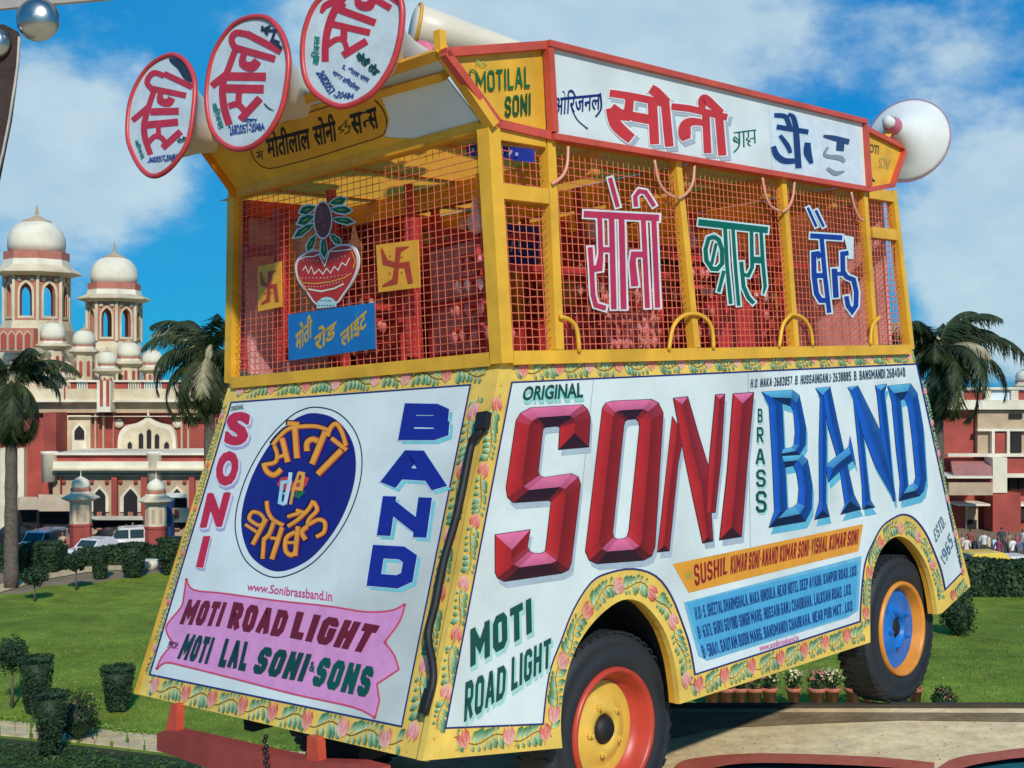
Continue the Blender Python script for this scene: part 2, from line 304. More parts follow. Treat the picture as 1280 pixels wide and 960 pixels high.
# sign writer's block alphabet: brush strokes in a unit box (x right, y down), with the letter's relative width
_o = [(.22, 0), (.78, 0), (1, .14), (1, .86), (.78, 1), (.22, 1), (0, .86), (0, .14)]
BLK = {'A': (1, [[(0, 1), (.42, 0), (.58, 0), (1, 1)], [(.14, .68), (.86, .68)]]), 'B': (.95, [[(0, 0), (0, 1)], [(-.0, 0), (.74, 0), (.95, .12), (.95, .38), (.78, .48), (0, .48)], [(.0, .48), (.80, .5), (1, .62), (1, .88), (.78, 1), (0, 1)]]),
 'C': (.9, [[(1, .26), (1, .12), (.78, 0), (.22, 0), (0, .14), (0, .86), (.22, 1), (.78, 1), (1, .88), (1, .74)]]), 'D': (.95, [[(0, 0), (0, 1)], [(0, 0), (.72, 0), (1, .18), (1, .82), (.72, 1), (0, 1)]]), 'E': (.8, [[(1, 0), (0, 0), (0, 1), (1, 1)], [(0, .48), (.8, .48)]]),
 'F': (.78, [[(1, 0), (0, 0), (0, 1)], [(0, .48), (.8, .48)]]), 'G': (.92, [[(1, .24), (1, .12), (.78, 0), (.22, 0), (0, .14), (0, .86), (.22, 1), (.78, 1), (1, .86), (1, .52), (.55, .52)]]), 'H': (.92, [[(0, 0), (0, 1)], [(1, 0), (1, 1)], [(0, .5), (1, .5)]]),
 'I': (.01, [[(.5, 0), (.5, 1)]]), 'J': (.8, [[(1, 0), (1, .86), (.78, 1), (.22, 1), (0, .84)]]), 'K': (.92, [[(0, 0), (0, 1)], [(1, 0), (.06, .54)], [(.3, .42), (1, 1)]]), 'L': (.75, [[(0, 0), (0, 1), (1, 1)]]), 'M': (1.3, [[(0, 0), (0, 1)], [(1, 0), (1, 1)], [(.03, .04), (.5, .62), (.97, .04)]]),
 'N': (.98, [[(0, 0), (0, 1)], [(1, 0), (1, 1)], [(0, .06), (1, .94)]]), 'O': (.95, [_o + [_o[0]]]), 'P': (.88, [[(0, 1), (0, 0), (.78, 0), (1, .14), (1, .42), (.78, .55), (0, .55)]]), 'Q': (.95, [_o + [_o[0]], [(.6, .75), (1, 1.05)]]), 'R': (.92, [[(0, 1), (0, 0), (.78, 0), (1, .14), (1, .40), (.78, .52), (0, .52)], [(.45, .52), (1, 1)]]),
 'S': (.9, [[(1, .26), (1, .12), (.78, 0), (.22, 0), (0, .13), (0, .36), (.2, .48), (.8, .52), (1, .64), (1, .87), (.78, 1), (.22, 1), (0, .88), (0, .74)]]), 'T': (.85, [[(0, 0), (1, 0)], [(.5, 0), (.5, 1)]]), 'U': (.92, [[(0, 0), (0, .86), (.22, 1), (.78, 1), (1, .86), (1, 0)]]), 'V': (.95, [[(0, 0), (.5, 1), (1, 0)]]),
 'W': (1.3, [[(0, 0), (.22, 1), (.5, .35), (.78, 1), (1, 0)]]), 'X': (.9, [[(0, 0), (1, 1)], [(1, 0), (0, 1)]]), 'Y': (.9, [[(0, 0), (.5, .5), (1, 0)], [(.5, .5), (.5, 1)]]), 'Z': (.85, [[(0, 0), (1, 0), (0, 1), (1, 1)]]), ' ': (.32, []), '.': (.01, [[(.5, .93), (.5, 1.02)]]), ',': (.01, [[(.5, .92), (.3, 1.12)]]), ':': (.01, [[(.5, .25), (.5, .35)], [(.5, .75), (.5, .85)]]),
 '-': (.5, [[(0, .52), (1, .52)]]), '/': (.6, [[(1, 0), (0, 1)]]), '&': (.8, [[(1, 1), (.1, .25), (.35, 0), (.65, .2), (0, .7), (.3, 1), (.95, .6)]]), '1': (.2, [[(0, .15), (.6, 0), (.6, 1)]]), '2': (.8, [[(0, .18), (.2, 0), (.8, 0), (1, .16), (1, .38), (0, 1), (1, 1)]]), '3': (.8, [[(0, .12), (.2, 0), (.8, 0), (1, .14), (1, .38), (.7, .48), (1, .6), (1, .86), (.8, 1), (.2, 1), (0, .88)]]),
 '4': (.85, [[(.75, 1), (.75, 0), (0, .68), (1, .68)]]), '5': (.8, [[(1, 0), (0, 0), (0, .42), (.8, .42), (1, .56), (1, .86), (.8, 1), (0, 1)]]), '6': (.85, [[(.9, 0), (.2, .1), (0, .3), (0, .86), (.22, 1), (.78, 1), (1, .86), (1, .6), (.8, .48), (0, .5)]]), '7': (.8, [[(0, 0), (1, 0), (.4, 1)]]), '8': (.85, [[(.2, 0), (.8, 0), (.95, .12), (.95, .36), (.8, .47), (.2, .47), (.05, .36), (.05, .12), (.2, 0)], [(.2, .47), (.8, .47), (1, .6), (1, .88), (.8, 1), (.2, 1), (0, .88), (0, .6), (.2, .47)]]),
 '9': (.85, [[(.1, 1), (.8, .9), (1, .7), (1, .14), (.78, 0), (.22, 0), (0, .14), (0, .40), (.2, .52), (1, .5)]]), '0': (.85, [_o + [_o[0]]])}
class Warp:
    """the height-1 writing line of a sign writer, stretched into a four-cornered field of a surface"""
    def __init__(s, S, q, L_): s.S, s.q, s.L_ = S, q, L_
    def px(s, u, v, off=0.0):
        u /= s.L_; tl, tr, br, bl = s.q
        return s.S.px((tl[0] * (1 - u) + tr[0] * u) * (1 - v) + (bl[0] * (1 - u) + br[0] * u) * v, (tl[1] * (1 - u) + tr[1] * u) * (1 - v) + (bl[1] * (1 - u) + br[1] * u) * v, off)
def block(mb, S, body, tl, tr, br, bl, off, col, w=.2, A=.62, gap=.13, dx=0, dy=0, grow=0.0):
    """block lettering: w stroke and A letter width as shares of the height; the line is stretched to fill its field"""
    q = [(p[0] + dx, p[1] + dy) for p in (tl, tr, br, bl)]; h = math.hypot(tl[0] - bl[0], tl[1] - bl[1]); wd = [max(w, BLK[c][0] * A) if c not in ' ' else .26 * A for c in body]
    L_ = sum(wd) + gap * (len(body) - 1); P = Warp(S, q, L_); x = 0; i = 0; g = grow / h
    for c, cw in zip(body, wd):
        for st in BLK[c][1]:
            pts = [(x + w / 2 + a * max(0, cw - w), w / 2 + b * (1 - w)) for a, b in st]
            if len(pts) > 3 and pts[0] == pts[-1]: mb.rib(P, pts[:-1], w, off + i * .00009, col, closed=True, grow=g)
            else:
                ends = [w * .5 if st[k][1] in (0, 1) and st[k][0] in (0, .5, 1) and c not in 'CGSJ369' else 0 for k in (0, -1)]
                if c in 'AVWXKRZ7/&': ends = [e * .75 for e in ends]
                if ends[0]: d = (Vector(pts[0]) - Vector(pts[1])).normalized() * ends[0]; pts[0] = (pts[0][0] + d.x, pts[0][1] + d.y)
                if ends[1]: d = (Vector(pts[-1]) - Vector(pts[-2])).normalized() * ends[1]; pts[-1] = (pts[-1][0] + d.x, pts[-1][1] + d.y)
                mb.rib(P, pts, w, off + i * .00009, col, grow=g)
            i = (i + 1) % 12
        x += cw + gap
def word(mb, S, strokes, off, col, outline=None, grow=0, shadow=None, sdx=0, sdy=0):
    """a word in brush strokes: shadow, outline and letters, each stroke a hair above the last"""
    sm = []
    for p, w in strokes:
        if len(p) > 2:
            ws = list(w) if isinstance(w, (list, tuple)) else [w] * len(p); q = curve([(a, b, c) for (a, b), c in zip(p, ws)], 4); p, w = [(a, b) for a, b, _ in q], [c for *_, c in q]
        sm.append((p, w))
    strokes = sm
    if shadow:
        for i, (p, w) in enumerate(strokes): mb.rib(S, p, w, off + i * .00012, shadow, grow=grow, dx=sdx, dy=sdy)
        off += .0018
    if outline:
        for i, (p, w) in enumerate(strokes): mb.rib(S, p, w, off + i * .00012, outline, grow=grow)
        off += .0018
    for i, (p, w) in enumerate(strokes): mb.rib(S, p, w, off + i * .00012, col)

# =================================================================== THE VAN
SIDE = Plane((0, 0, 0), (0, -1.44, .08)); FRONT = Plane((0, 0, 0), (-1.44, 0, .57)); CAGE = Plane((0, 0, 0), (0, -1, 0)); CAGEF = Plane((0, 0, 0), (-1, 0, 0))
VISOR = Plane((0, 0, .915), (-.275, 0, -.2)); SIDE_UV = UV((0, 0, 0), (1, 0, 0), (0, .0555, 1)); FRONT_UV = UV((0, 0, 0), (0, -1, 0), (.396, 0, 1))
van = empty('brass_band_van', M=VAN, label='yellow and white painted van with wire mesh upper cage and big SONI BAND lettering', cat='van')

ARCH1_IN = [(703, 935), (701, 900), (706, 855), (718, 815), (736, 785), (757, 763), (778, 750), (797, 751), (812, 762), (830, 787), (842, 822), (848, 858), (850, 880)]
ARCH2_IN = [(1088, 803), (1088, 740), (1094, 705), (1105, 682), (1119, 671), (1133, 673), (1148, 688), (1160, 710), (1168, 740), (1172, 768)]
ARCH1_OUT = [(679, 905), (683, 866), (689, 834), (702, 800), (717, 762), (739, 728), (761, 716), (792, 711), (820, 720), (839, 744), (854, 781), (863, 809), (869, 843)]
ARCH2_OUT = [(1075.5, 776.7), (1076, 757), (1079, 720), (1083, 698), (1091.7, 678), (1103, 658), (1118, 647), (1130, 643), (1143, 648), (1156.7, 665), (1166.7, 686.7), (1176.7, 713), (1181.7, 737)]
A1, A2 = curve(ARCH1_IN, 3), curve(ARCH2_IN, 3); O1, O2 = curve(ARCH1_OUT, 3), curve(ARCH2_OUT, 3)
def body():
    outer = [(627, 448), (1140, 433), (1213, 733), (1178, 766)] + list(reversed(A2)) + list(reversed(A1)) + [(528, 951)]
    m = MB(); m.slab([[SIDE.px(x, y) for x, y in outer]], SIDE.n, .03); m.build('side_panel', M_LEM, van)
    m = MB(); m.slab([[FRONT.px(x, y, 0.0) for x, y in ((288.5, 472), (627, 448), (528.5, 951), (173, 868))]], FRONT.n, .03); m.build('front_panel', M_LEM, van)
    field = [(640, 478), (1146, 455), (1203, 715)] + list(reversed(O2)) + list(reversed(O1)) + [(557, 910)]
    m = MB(); m.slab([[SIDE.px(x, y, .003) for x, y in field]], SIDE.n, .002); m.build('white_field', M_WHT, van)
    ff = [(289, 503), (588, 481), (502, 908), (187, 843)]
    m = MB(); m.slab([[FRONT.px(x, y, .003) for x, y in ff]], FRONT.n, .002); m.build('white_field', M_WHT, van)
    m = MB(); m.rib(SIDE, field, 2.0, .0042, NAVY, closed=True); m.rib(FRONT, ff, 2.0, .0042, NAVY, closed=True); m.build('border_line', PAINT, van)
    for (x0, y0), (x1, y1) in (((742, 474), (716, 720)), ((935, 464), (938, 684))):
        m = MB(); m.rib(SIDE, [(x0, y0), (x1, y1)], .7, .0036, (.30, .36, .37)); m.build('sheet_joint', PAINT, van)
    m = MB()
    for S_, L_, ln in ((SIDE, [(632, 452), (1139, 437)], 26), (SIDE, [(561, 938), (690, 929)], 7), (SIDE, [(860, 873), (1082, 801)], 12), (FRONT, [(291, 477), (616, 453)], 18), (FRONT, [(180, 864), (520, 942)], 16), (FRONT, [(620, 470), (536, 930)], 20), (SIDE, [(628, 470), (540, 935)], 20)):
        for k in range(ln):
            t = (k + .5) / ln; p = S_.px(L_[0][0] * (1 - t) + L_[1][0] * t, L_[0][1] * (1 - t) + L_[1][1] * t, .0); m.lathe([(.0055, 0), (.005, .002), (.0, .004)], p, 6, axis=S_.n)
    m.build('rivets', M_YEL2, van, kind='stuff')
    # the sides that face away
    m = MB(); z = -1.44
    m.slab([[Vector(p) for p in ((0, 1.9, 0), (3.5, 1.9, 0), (3.93, 1.98, z), (-.57, 1.98, z))]], (0, 1, .05), .03); m.build('side_panel', M_YEL, van)
    m = MB(); m.slab([[Vector(p) for p in ((3.5, 0, 0), (3.5, 1.9, 0), (3.93, 1.98, z), (3.93, -.08, z))]], (1, 0, .3), .03); m.build('rear_panel', M_YEL, van)
    m = MB(); m.box((.0, .02, -.06), (3.48, 1.88, -.01)); m.build('deck', mat('pale_bounce_deck', (.62, .40, .32), .8, .2, 5), van)  # deck coloured pale to bounce light up onto the ceiling
    # chassis, wheel wells
    m = MB(); m.box((-.45, .30, -1.42), (3.8, 1.6, -1.28)); m.box((.15, .30, -1.3), (1.15, .34, -.95)); m.box((2.7, .30, -1.3), (3.6, .34, -.95))
    for y in (.5, 1.3): m.bar((-.4, y, -1.5), (3.7, y, -1.5), .07, .12)
    m.build('chassis', M_DARK, van)
    for lst in (A1, A2):
        m = MB(); a = [SIDE.px(x, y, -.029) for x, y in lst]; b = [p + Vector((0, .32, 0)) for p in a]; k = len(a)
        m.add(a + b, [(i, i + 1, k + i + 1, k + i) for i in range(k - 1)]); m.build('wheel_well', M_DARK, van)
    m = MB()
    for lst in (A1, A2):       # returned lip of the arch
        m = MB(); a = [SIDE.px(x, y, -.001) for x, y in lst]; b = [p + Vector((0, .06, 0)) for p in a]; k = len(a)
        m.add(a + b, [(i, i + 1, k + i + 1, k + i) for i in range(k - 1)]); m.build('arch_lip', M_YEL2, van)
    # axles
    for x in (.59, 3.17):
        m = MB(); m.bar((x, .12, -1.61), (x, 1.78, -1.61), .09); m.build('axle', M_DARK, van)
body()

def leaf(mb, S, bx, by, tx, ty, w, off, c0=(.55, .70, .38), c1=(.0, .14, .055)):
    dx, dy = tx - bx, ty - by; l = math.hypot(dx, dy); nx, ny = -dy / l * w / 2, dx / l * w / 2
    pts = [(bx, by), (bx + dx * .3 + nx * .8, by + dy * .3 + ny * .8), (bx + dx * .7 + nx, by + dy * .7 + ny), (tx, ty), (bx + dx * .7 - nx * .9, by + dy * .7 - ny * .9), (bx + dx * .3 - nx * .6, by + dy * .3 - ny * .6)]
    k = random.uniform(.8, 1.15); c0 = tuple(c * k for c in c0); md = tuple((a + b) / 2 for a, b in zip(c0, c1)); cols = [c0, md, c1, c1, md, c0]
    mb.add([S.px(x, y, off) for x, y in pts], [(0, 1, 5), (1, 2, 4, 5), (2, 3, 4)], cols=cols)
def tulip(mb, S, x, y, ang, s, off):
    ca, sa = math.cos(ang), math.sin(ang)
    def q(a, b): return (x + (a * ca - b * sa) * s, y + (a * sa + b * ca) * s)
    red, pk, yl = (.62, .06, .05), (.80, .30, .22), (.80, .55, .25)
    if random.random() < .4: red, pk = (.70, .16, .16), (.82, .42, .36)
    for j, (pts, cs) in enumerate((([(-.05, -.5), (.42, -.2), (.5, .3), (.28, .62), (.1, .1)], [yl, pk, red, red, pk]), ([(.05, -.5), (-.42, -.2), (-.5, .3), (-.3, .62), (-.1, .1)], [yl, pk, red, red, pk]), ([(0, -.5), (.24, .1), (.05, .72), (-.22, .1)], [pk, red, pk, red]))):
        mb.add([S.px(*q(*p), off + j * .0002) for p in pts], [tuple(range(len(pts)))], cols=cs)
def vine(mb, S, path, w, off=.0035, gap=.23, first=.12, side_up=1):
    P = [Vector(p) for p in path]; L = [0]
    for a, b in zip(P, P[1:]): L.append(L[-1] + (b - a).length)
    def at(s):
        s = max(0, min(L[-1] - 1e-5, s)); i = max(j for j in range(len(P) - 1) if L[j] <= s); t = (s - L[i]) / (L[i + 1] - L[i]); d = (P[i + 1] - P[i]).normalized()
        return P[i].lerp(P[i + 1], t), d, Vector((-d.y, d.x))
    amp = w * .16; tul = []; s = first
    while s < L[-1] - w * .35: tul.append(s + random.uniform(-.02, .02)); s += gap * random.uniform(.85, 1.15)
    def stem(s): return amp * math.sin(s * 2 * math.pi / (gap * 1.0) + 1.2)
    pts = []; s = .02
    while s < L[-1]:
        p, d, nn = at(s); pts.append(tuple(p + nn * stem(s))); s += .016
    if len(pts) > 2: mb.rib(S, pts, .0032, off, (.16, .12, .03))
    s = .03
    while s < L[-1] - .02:
        near = min([abs(s - t) for t in tul] or [9])
        if near > w * .38:
            p, d, nn = at(s); base = p + nn * stem(s)
            for sg in (1, -1):
                room = w * .46 - sg * stem(s); ln = room * random.uniform(.85, 1.05); a = random.uniform(.55, .9)
                b0 = base + d * random.uniform(-.004, .004) + nn * sg * .003
                tip = b0 + nn * sg * ln * math.sin(1.05) + d * ln * math.cos(a) * .75
                leaf(mb, S, b0.x, b0.y, tip.x, tip.y, ln * random.uniform(.46, .60), off + .0004 + random.uniform(0, .0004))
        s += random.uniform(.024, .030) * (w / .1) ** .5
    for t in tul:
        p, d, nn = at(t); p = p + nn * stem(t) * .4; ang = math.atan2(d.y, d.x) - math.pi / 2 + random.choice((0, math.pi / 2)) * side_up + random.uniform(-.3, .3)
        if side_up: ang = random.uniform(-.25, .25)
        tulip(mb, S, p.x, p.y, ang, w * .66, off + .0008)
def uv_of(S, plane, x, y):
    p = plane.px(x, y) - S.o; return (p.dot(S.a) / S.a.length_squared, p.dot(S.b) / S.b.length_squared)
def vines():
    def seg(S, pl, pts): return [uv_of(S, pl, *p) for p in pts]
    V = [(SIDE_UV, SIDE, [(637, 463), (1143, 445)], .100), (SIDE_UV, SIDE, [(562, 927), (690, 918)], .10), (SIDE_UV, SIDE, [(858, 861), (1080, 790)], .11), (SIDE_UV, SIDE, [(1186, 750), (1208, 728)], .09),
         (SIDE_UV, SIDE, [(623, 485), (547, 915)], .085), (SIDE_UV, SIDE, [(1152, 470), (1204, 722)], .07)]
    a1 = [((a[0] + b[0]) / 2, (a[1] + b[1]) / 2) for a, b in zip(A1, O1)]; a2 = [((a[0] + b[0]) / 2, (a[1] + b[1]) / 2) for a, b in zip(A2, [O2[min(len(O2) - 1, int(i * len(O2) / len(A2)))] for i in range(len(A2))])]
    V += [(SIDE_UV, SIDE, a1, .105), (SIDE_UV, SIDE, a2, .10),
          (FRONT_UV, FRONT, [(292, 488), (610, 465)], .098), (FRONT_UV, FRONT, [(183, 856), (505, 928)], .105), (FRONT_UV, FRONT, [(597, 490), (515, 930)], .10), (FRONT_UV, FRONT, [(284, 500), (184, 845)], .05)]
    for S, pl, pts, w in V:
        m = MB(); path = seg(S, pl, pts); up = 1 if abs(path[0][1] - path[-1][1]) < .5 * abs(path[0][0] - path[-1][0]) and len(path) < 4 else 0
        vine(m, S, path, w, side_up=up, first=.05 + w * .3); m.build('floral_border', PAINT, van)
vines()

# ---------------------------------------------------------------- big chiselled lettering
def lit(c, n2, table):
    up, side, down = table; y = n2
    k = abs(y) ** 2.4; return tuple((a if y < 0 else d) * k + b * (1 - k) for a, b, d in zip(up, side, down))
table_k = 1.0
def chisel(mb, S, pairs, off, table, closed=False, capA=True, capB=True, line=None, lw=3.0):
    """a letter stroke with a ridge: edge pairs (x, y, x, y); facets painted by the way they face, as the sign painter did"""
    A = [Vector(p[:2]) for p in pairs]; B = [Vector(p[2:]) for p in pairs]; C = [(a + b) / 2 for a, b in zip(A, B)]; n = len(A)
    if not closed:
        if capA: C[0] = C[0] + (C[1] - C[0]).normalized() * min((A[0] - B[0]).length * .5, (C[1] - C[0]).length * .9)
        if capB: C[-1] = C[-1] + (C[-2] - C[-1]).normalized() * min((A[-1] - B[-1]).length * .5, (C[-2] - C[-1]).length * .9)
    def facet(p, q, r, s_, out):
        nn = Vector(((q - p).y, -(q - p).x)).normalized()
        if nn.dot(out) < 0: nn = -nn
        c = lit(None, nn.y, table); c = tuple(min(1, q_ * (1 - (.34 if nn.x > 0 else -.22) * abs(nn.x) * table_k)) for q_ in c); dk = tuple(x * .66 for x in c); vs = [p, q, r, s_]
        mb.add([S.px(v.x, v.y, off) for v in vs], [(0, 1, 2, 3)] if (r - s_).length > 1e-4 else [(0, 1, 2)], cols=[c, c, dk, dk])
    if line:
        m_ = [(A[i] - C[i], B[i] - C[i]) for i in range(n)]
        GA = [A[i] + (A[i] - B[i]).normalized() * lw for i in range(n)]; GB = [B[i] + (B[i] - A[i]).normalized() * lw for i in range(n)]
        if not closed:
            e0 = ((A[0] + B[0]) / 2 - (A[1] + B[1]) / 2).normalized() * lw; e1 = ((A[-1] + B[-1]) / 2 - (A[-2] + B[-2]) / 2).normalized() * lw
            GA[0] += e0; GB[0] += e0; GA[-1] += e1; GB[-1] += e1
        mb.strip(S, [tuple(p) for p in GA], [tuple(p) for p in GB], off - .0012, line, closed)
    for i in range(n if closed else n - 1):
        j = (i + 1) % n
        facet(A[i], A[j], C[j], C[i], (A[i] - B[i]) + (A[j] - B[j])); facet(B[i], B[j], C[j], C[i], (B[i] - A[i]) + (B[j] - A[j]))
    if not closed:
        if capA: facet(A[0], B[0], C[0], C[0], (A[0] + B[0]) / 2 - C[1])
        if capB: facet(A[-1], B[-1], C[-1], C[-1], (A[-1] + B[-1]) / 2 - C[-2])
def chisel_letter(S, strokes, off, table, line, shadow, sdx, sdy, lw):
    m = MB()
    for k, (pairs, closed, ca, cb) in enumerate(strokes):
        A = [(p[0] + sdx, p[1] + sdy) for p in pairs]; B = [(p[2] + sdx, p[3] + sdy) for p in pairs]; m.strip(S, A, B, off - .0030 + k * .0001, shadow, closed)
    for k, (pairs, closed, ca, cb) in enumerate(strokes): chisel(m, S, pairs, off + .0003 * k, table, closed, ca, cb, line, lw)
    m.build('painted_letter', PAINT, van)
RT = ((.78, .17, .33), (.44, .016, .014), (.030, .005, .008)); BT = ((.11, .46, .70), (.010, .095, .48), (.006, .010, .035))
K = Crop(SIDE, 620, 440, 3.2)
S_ = [(370, 378, 252, 388), (377, 262, 257, 302), (365, 230, 250, 297), (345, 211, 240, 296), (140, 224, 195, 300), (100, 245, 189, 306), (82, 275, 186, 315), (42, 540, 168, 478), (48, 580, 172, 494), (72, 602, 190, 502), (212, 592, 300, 487),
      (221, 598, 328, 500), (219, 620, 338, 530), (200, 790, 300, 842), (196, 800, 290, 870), (180, 806, 262, 884), (150, 806, 35, 917), (134, 797, 8, 902), (125, 780, -2, 880), (136, 712, -2, 732)]
O_ = [(427, 225, 511, 292), (440, 205, 516, 275), (468, 197, 526, 269), (620, 190, 560, 266), (648, 203, 570, 275), (668, 245, 576, 296), (635, 780, 533, 715), (622, 815, 526, 738), (590, 832, 514, 747), (405, 846, 484, 750), (375, 832, 470, 742), (359, 795, 466, 722)]
N_ = [([(648, 798, 692, 794), (680, 500, 728, 450), (706, 260, 752, 330)], False, True, False), ([(712, 186, 766, 180), (755, 420, 810, 330), (790, 590, 852, 465), (829, 762, 866, 755)], False, True, True),
      ([(880, 172, 914, 170), (853, 450, 900, 420), (845, 640, 876, 640)], False, True, False)]
I_ = [(950, 168, 1030, 163), (926, 480, 1002, 470), (896, 750, 981, 737)]
for st in ([(S_, False, True, True)], [(O_, True, 0, 0)], N_, [(I_, False, True, True)]): chisel_letter(K, st, .0075, RT, BLACK, GREY, 10, 26, 3.0)
K2 = Crop(SIDE, 940, 480, 5.053)
B_ = [([(62, 50, 190, 100), (108, 130, 190, 135), (130, 500, 208, 500), (143, 800, 222, 790), (108, 905, 228, 830)], False, False, True), ([(64, 50, 180, 118), (255, 38, 243, 138), (300, 72, 262, 168), (340, 270, 274, 300), (338, 382, 266, 384), (300, 446, 250, 402), (180, 466, 196, 412)], False, False, False),
      ([(190, 456, 214, 525), (315, 448, 262, 515), (352, 480, 283, 560), (380, 640, 298, 660), (376, 790, 290, 752), (338, 866, 266, 775), (108, 906, 222, 792)], False, False, False)]
A_ = [([(403, 28, 495, 18), (432, 82, 464, 95), (424, 400, 470, 420), (427, 740, 466, 745), (396, 855, 490, 836)], False, True, True), ([(452, 60, 494, 20), (478, 260, 540, 240), (550, 500, 592, 470), (588, 760, 645, 700), (561, 822, 690, 790)], False, False, True),
      ([(466, 515, 484, 618), (548, 446, 560, 545), (612, 398, 640, 480), (620, 330, 655, 515)], False, True, False)]
N2_ = [([(606, 22, 665, 12), (640, 85, 682, 120), (662, 300, 700, 300), (694, 640, 725, 540), (700, 780, 745, 730), (704, 792, 776, 778)], False, True, True), ([(632, 30, 670, 14), (704, 320, 812, 300), (780, 520, 868, 470), (884, 700, 902, 690), (893, 738, 904, 738)], False, False, False),
       ([(780, 10, 852, 0), (792, 70, 836, 60), (814, 300, 860, 280), (868, 560, 890, 600)], False, True, False)]
D_ = [([(858, 15, 925, 30), (884, 110, 938, 110), (912, 420, 962, 400), (936, 620, 984, 640), (930, 738, 972, 668)], False, False, True), ([(860, 12, 936, 104), (1002, -2, 964, 92), (1044, 58, 986, 140), (1080, 270, 1010, 320), (1100, 600, 1036, 590), (1085, 675, 1022, 628), (1058, 706, 1000, 642), (934, 738, 984, 646)], False, False, False)]
for st in (B_, A_, N2_, D_): chisel_letter(K2, st, .0075, BT, BLACK, (.12, .46, .62), 12, 44, 2.5)

def lettering():
    P = lambda: MB()
    m = P(); text(m, SIDE, "ORIGINAL", (656, 485), (729, 480), (729, 499), (652, 503), .0045, (.28, .62, .56), .05, 1, 3); text(m, SIDE, "ORIGINAL", (656, 483), (729, 478), (729, 497), (652, 501), .0062, GREEN, .03); m.build('painted_word', PAINT, van)
    m = P(); block(m, SIDE, "H.O. NAKA-2682057. B. HUSSAINGANJ-2638885. B. BANSMANDI 2684040", (939, 474), (1131, 459), (1132, 471), (938, 485), .005, (.03, .07, .11), .19); m.build('painted_line', PAINT, van)
    m = P()
    for ch, (x0, y0, x1, y1) in zip("BRASS", ((38, 155, 66, 243), (32, 272, 72, 370), (24, 408, 82, 508), (28, 540, 86, 650), (26, 675, 92, 812))):
        a, b = (lambda x, y: (940 + x / 5.053, 480 + y / 5.053)), .05
        block(m, SIDE, ch, a(x0, y0), a(x1, y0), a(x1, y1), a(x0, y1),   .0045, (.35, .66, .62), .15, .7, dx=1, dy=2, grow=.6); block(m, SIDE, ch, a(x0, y0), a(x1, y0), a(x1, y1), a(x0, y1), .0062, GREEN, .15, .7)
    m.build('painted_word', PAINT, van)
    m = P(); ban = [(841, 705), (1079, 655), (1073, 689), (861, 741)]; m.poly(SIDE, ban, .0045, (.78, .33, .03)); text(m, SIDE, "PROP.", (856, 718), (866, 714), (866, 722), (858, 725), .006, (.45, .45, .10), .03)
    block(m, SIDE, "SUSHIL", (867, 706), (910, 696), (909, 717), (869, 733), .006, (.30, .012, .02), .17); block(m, SIDE, "KUMAR SONI-ANAND KUMAR SONI-VISHAL KUMAR SONI", (914, 695), (1074, 661), (1072, 680), (913, 718), .006, (.30, .012, .02), .20); m.build('owner_banner', PAINT, van)
    m = P(); o = [(855, 753), (1077, 695), (1073, 763), (1060, 772), (884, 826), (873, 820)]; cx, cy = 966, 760
    m.poly(SIDE, [(x, y) for x, y in o], .0045, (.16, .46, .64)); m.poly(SIDE, [(cx + (x - cx) * .965, cy + (y - cy) * .90) for x, y in o], .0052, (.08, .39, .64))
    for t, q in (("H.O:-5, SHEETAL DHARMSHALA, NAKA HINDOLA, NEAR HOTEL DEEP AVADH, KANPUR ROAD, LKO.", ((868, 759), (1072, 706), (1072, 719), (870, 775))), ("B:-63/3, GURU GOVIND SINGH MARG, HUSSAIN GANJ CHAURAHA, LALKUAN ROAD, LKO.", ((871, 783), (1065, 729), (1065, 743), (874, 799))), ("B:-58A/1, GAUTAM BUDH MARG, BANSMANDI CHAURAHA, NEAR PUB MKT., LKO.", ((876, 807), (1067, 750), (1067, 763), (880, 823)))):
        block(m, SIDE, t, *q, .0064, (.01, .05, .24), .20)
    m.build('address_panel', PAINT, van)
    m = P(); text(m, SIDE, "www.sonibrassband.in", (949, 806), (998, 793), (999, 800), (950, 815), .005, (.70, .18, .40), .02); m.build('painted_line', PAINT, van)
    m = P(); block(m, SIDE, "ESTD.", (1167, 663), (1178, 642), (1183, 655), (1170, 679), .005, (.10, .20, .28), .17); block(m, SIDE, "1965", (1175, 695), (1187, 665), (1192, 681), (1182, 707), .005, (.10, .20, .28), .17); m.build('painted_year', PAINT, van)
    for t, q, b in (("MOTI", ((588, 787), (664, 747), (665, 790), (588, 834)), .22), ("ROAD", ((582, 853), (633, 830), (631, 871), (580, 904)), .19), ("LIGHT", ((640, 822), (689, 797), (688, 833), (639, 864)), .19)):
        m = P(); block(m, SIDE, t, *q, .0045, (.36, .66, .60), b, dx=2, dy=4, grow=1.6); block(m, SIDE, t, *q, .0062, GREEN, b); m.build('painted_word', PAINT, van)
    # front ---------------------------------------------------------------
    rib_ = Crop(FRONT, 160, 700, 3.368)
    o = curve([(245, 78), (275, 125), (400, 140), (620, 170), (850, 195), (1000, 218), (1110, 212), (1165, 185)], 4) + curve([(1165, 185), (1145, 255), (1080, 345)], 3) + curve([(1080, 345), (1120, 400), (1140, 460)], 3) + [(1048, 522), (1058, 590), (1040, 665)] + curve([(1040, 665), (950, 620), (700, 565), (450, 500), (250, 450), (160, 432), (120, 460)], 4) + curve([(120, 460), (140, 410), (190, 350)], 3) + curve([(190, 350), (165, 310), (165, 270), (222, 200), (235, 150), (245, 78)], 3)
    m = P(); m.poly(rib_, o, .0045, (.72, .30, .56)); m.rib(rib_, o, 7, .0056, (.66, .07, .13), closed=True); m.build('pink_ribbon', PAINT, van)
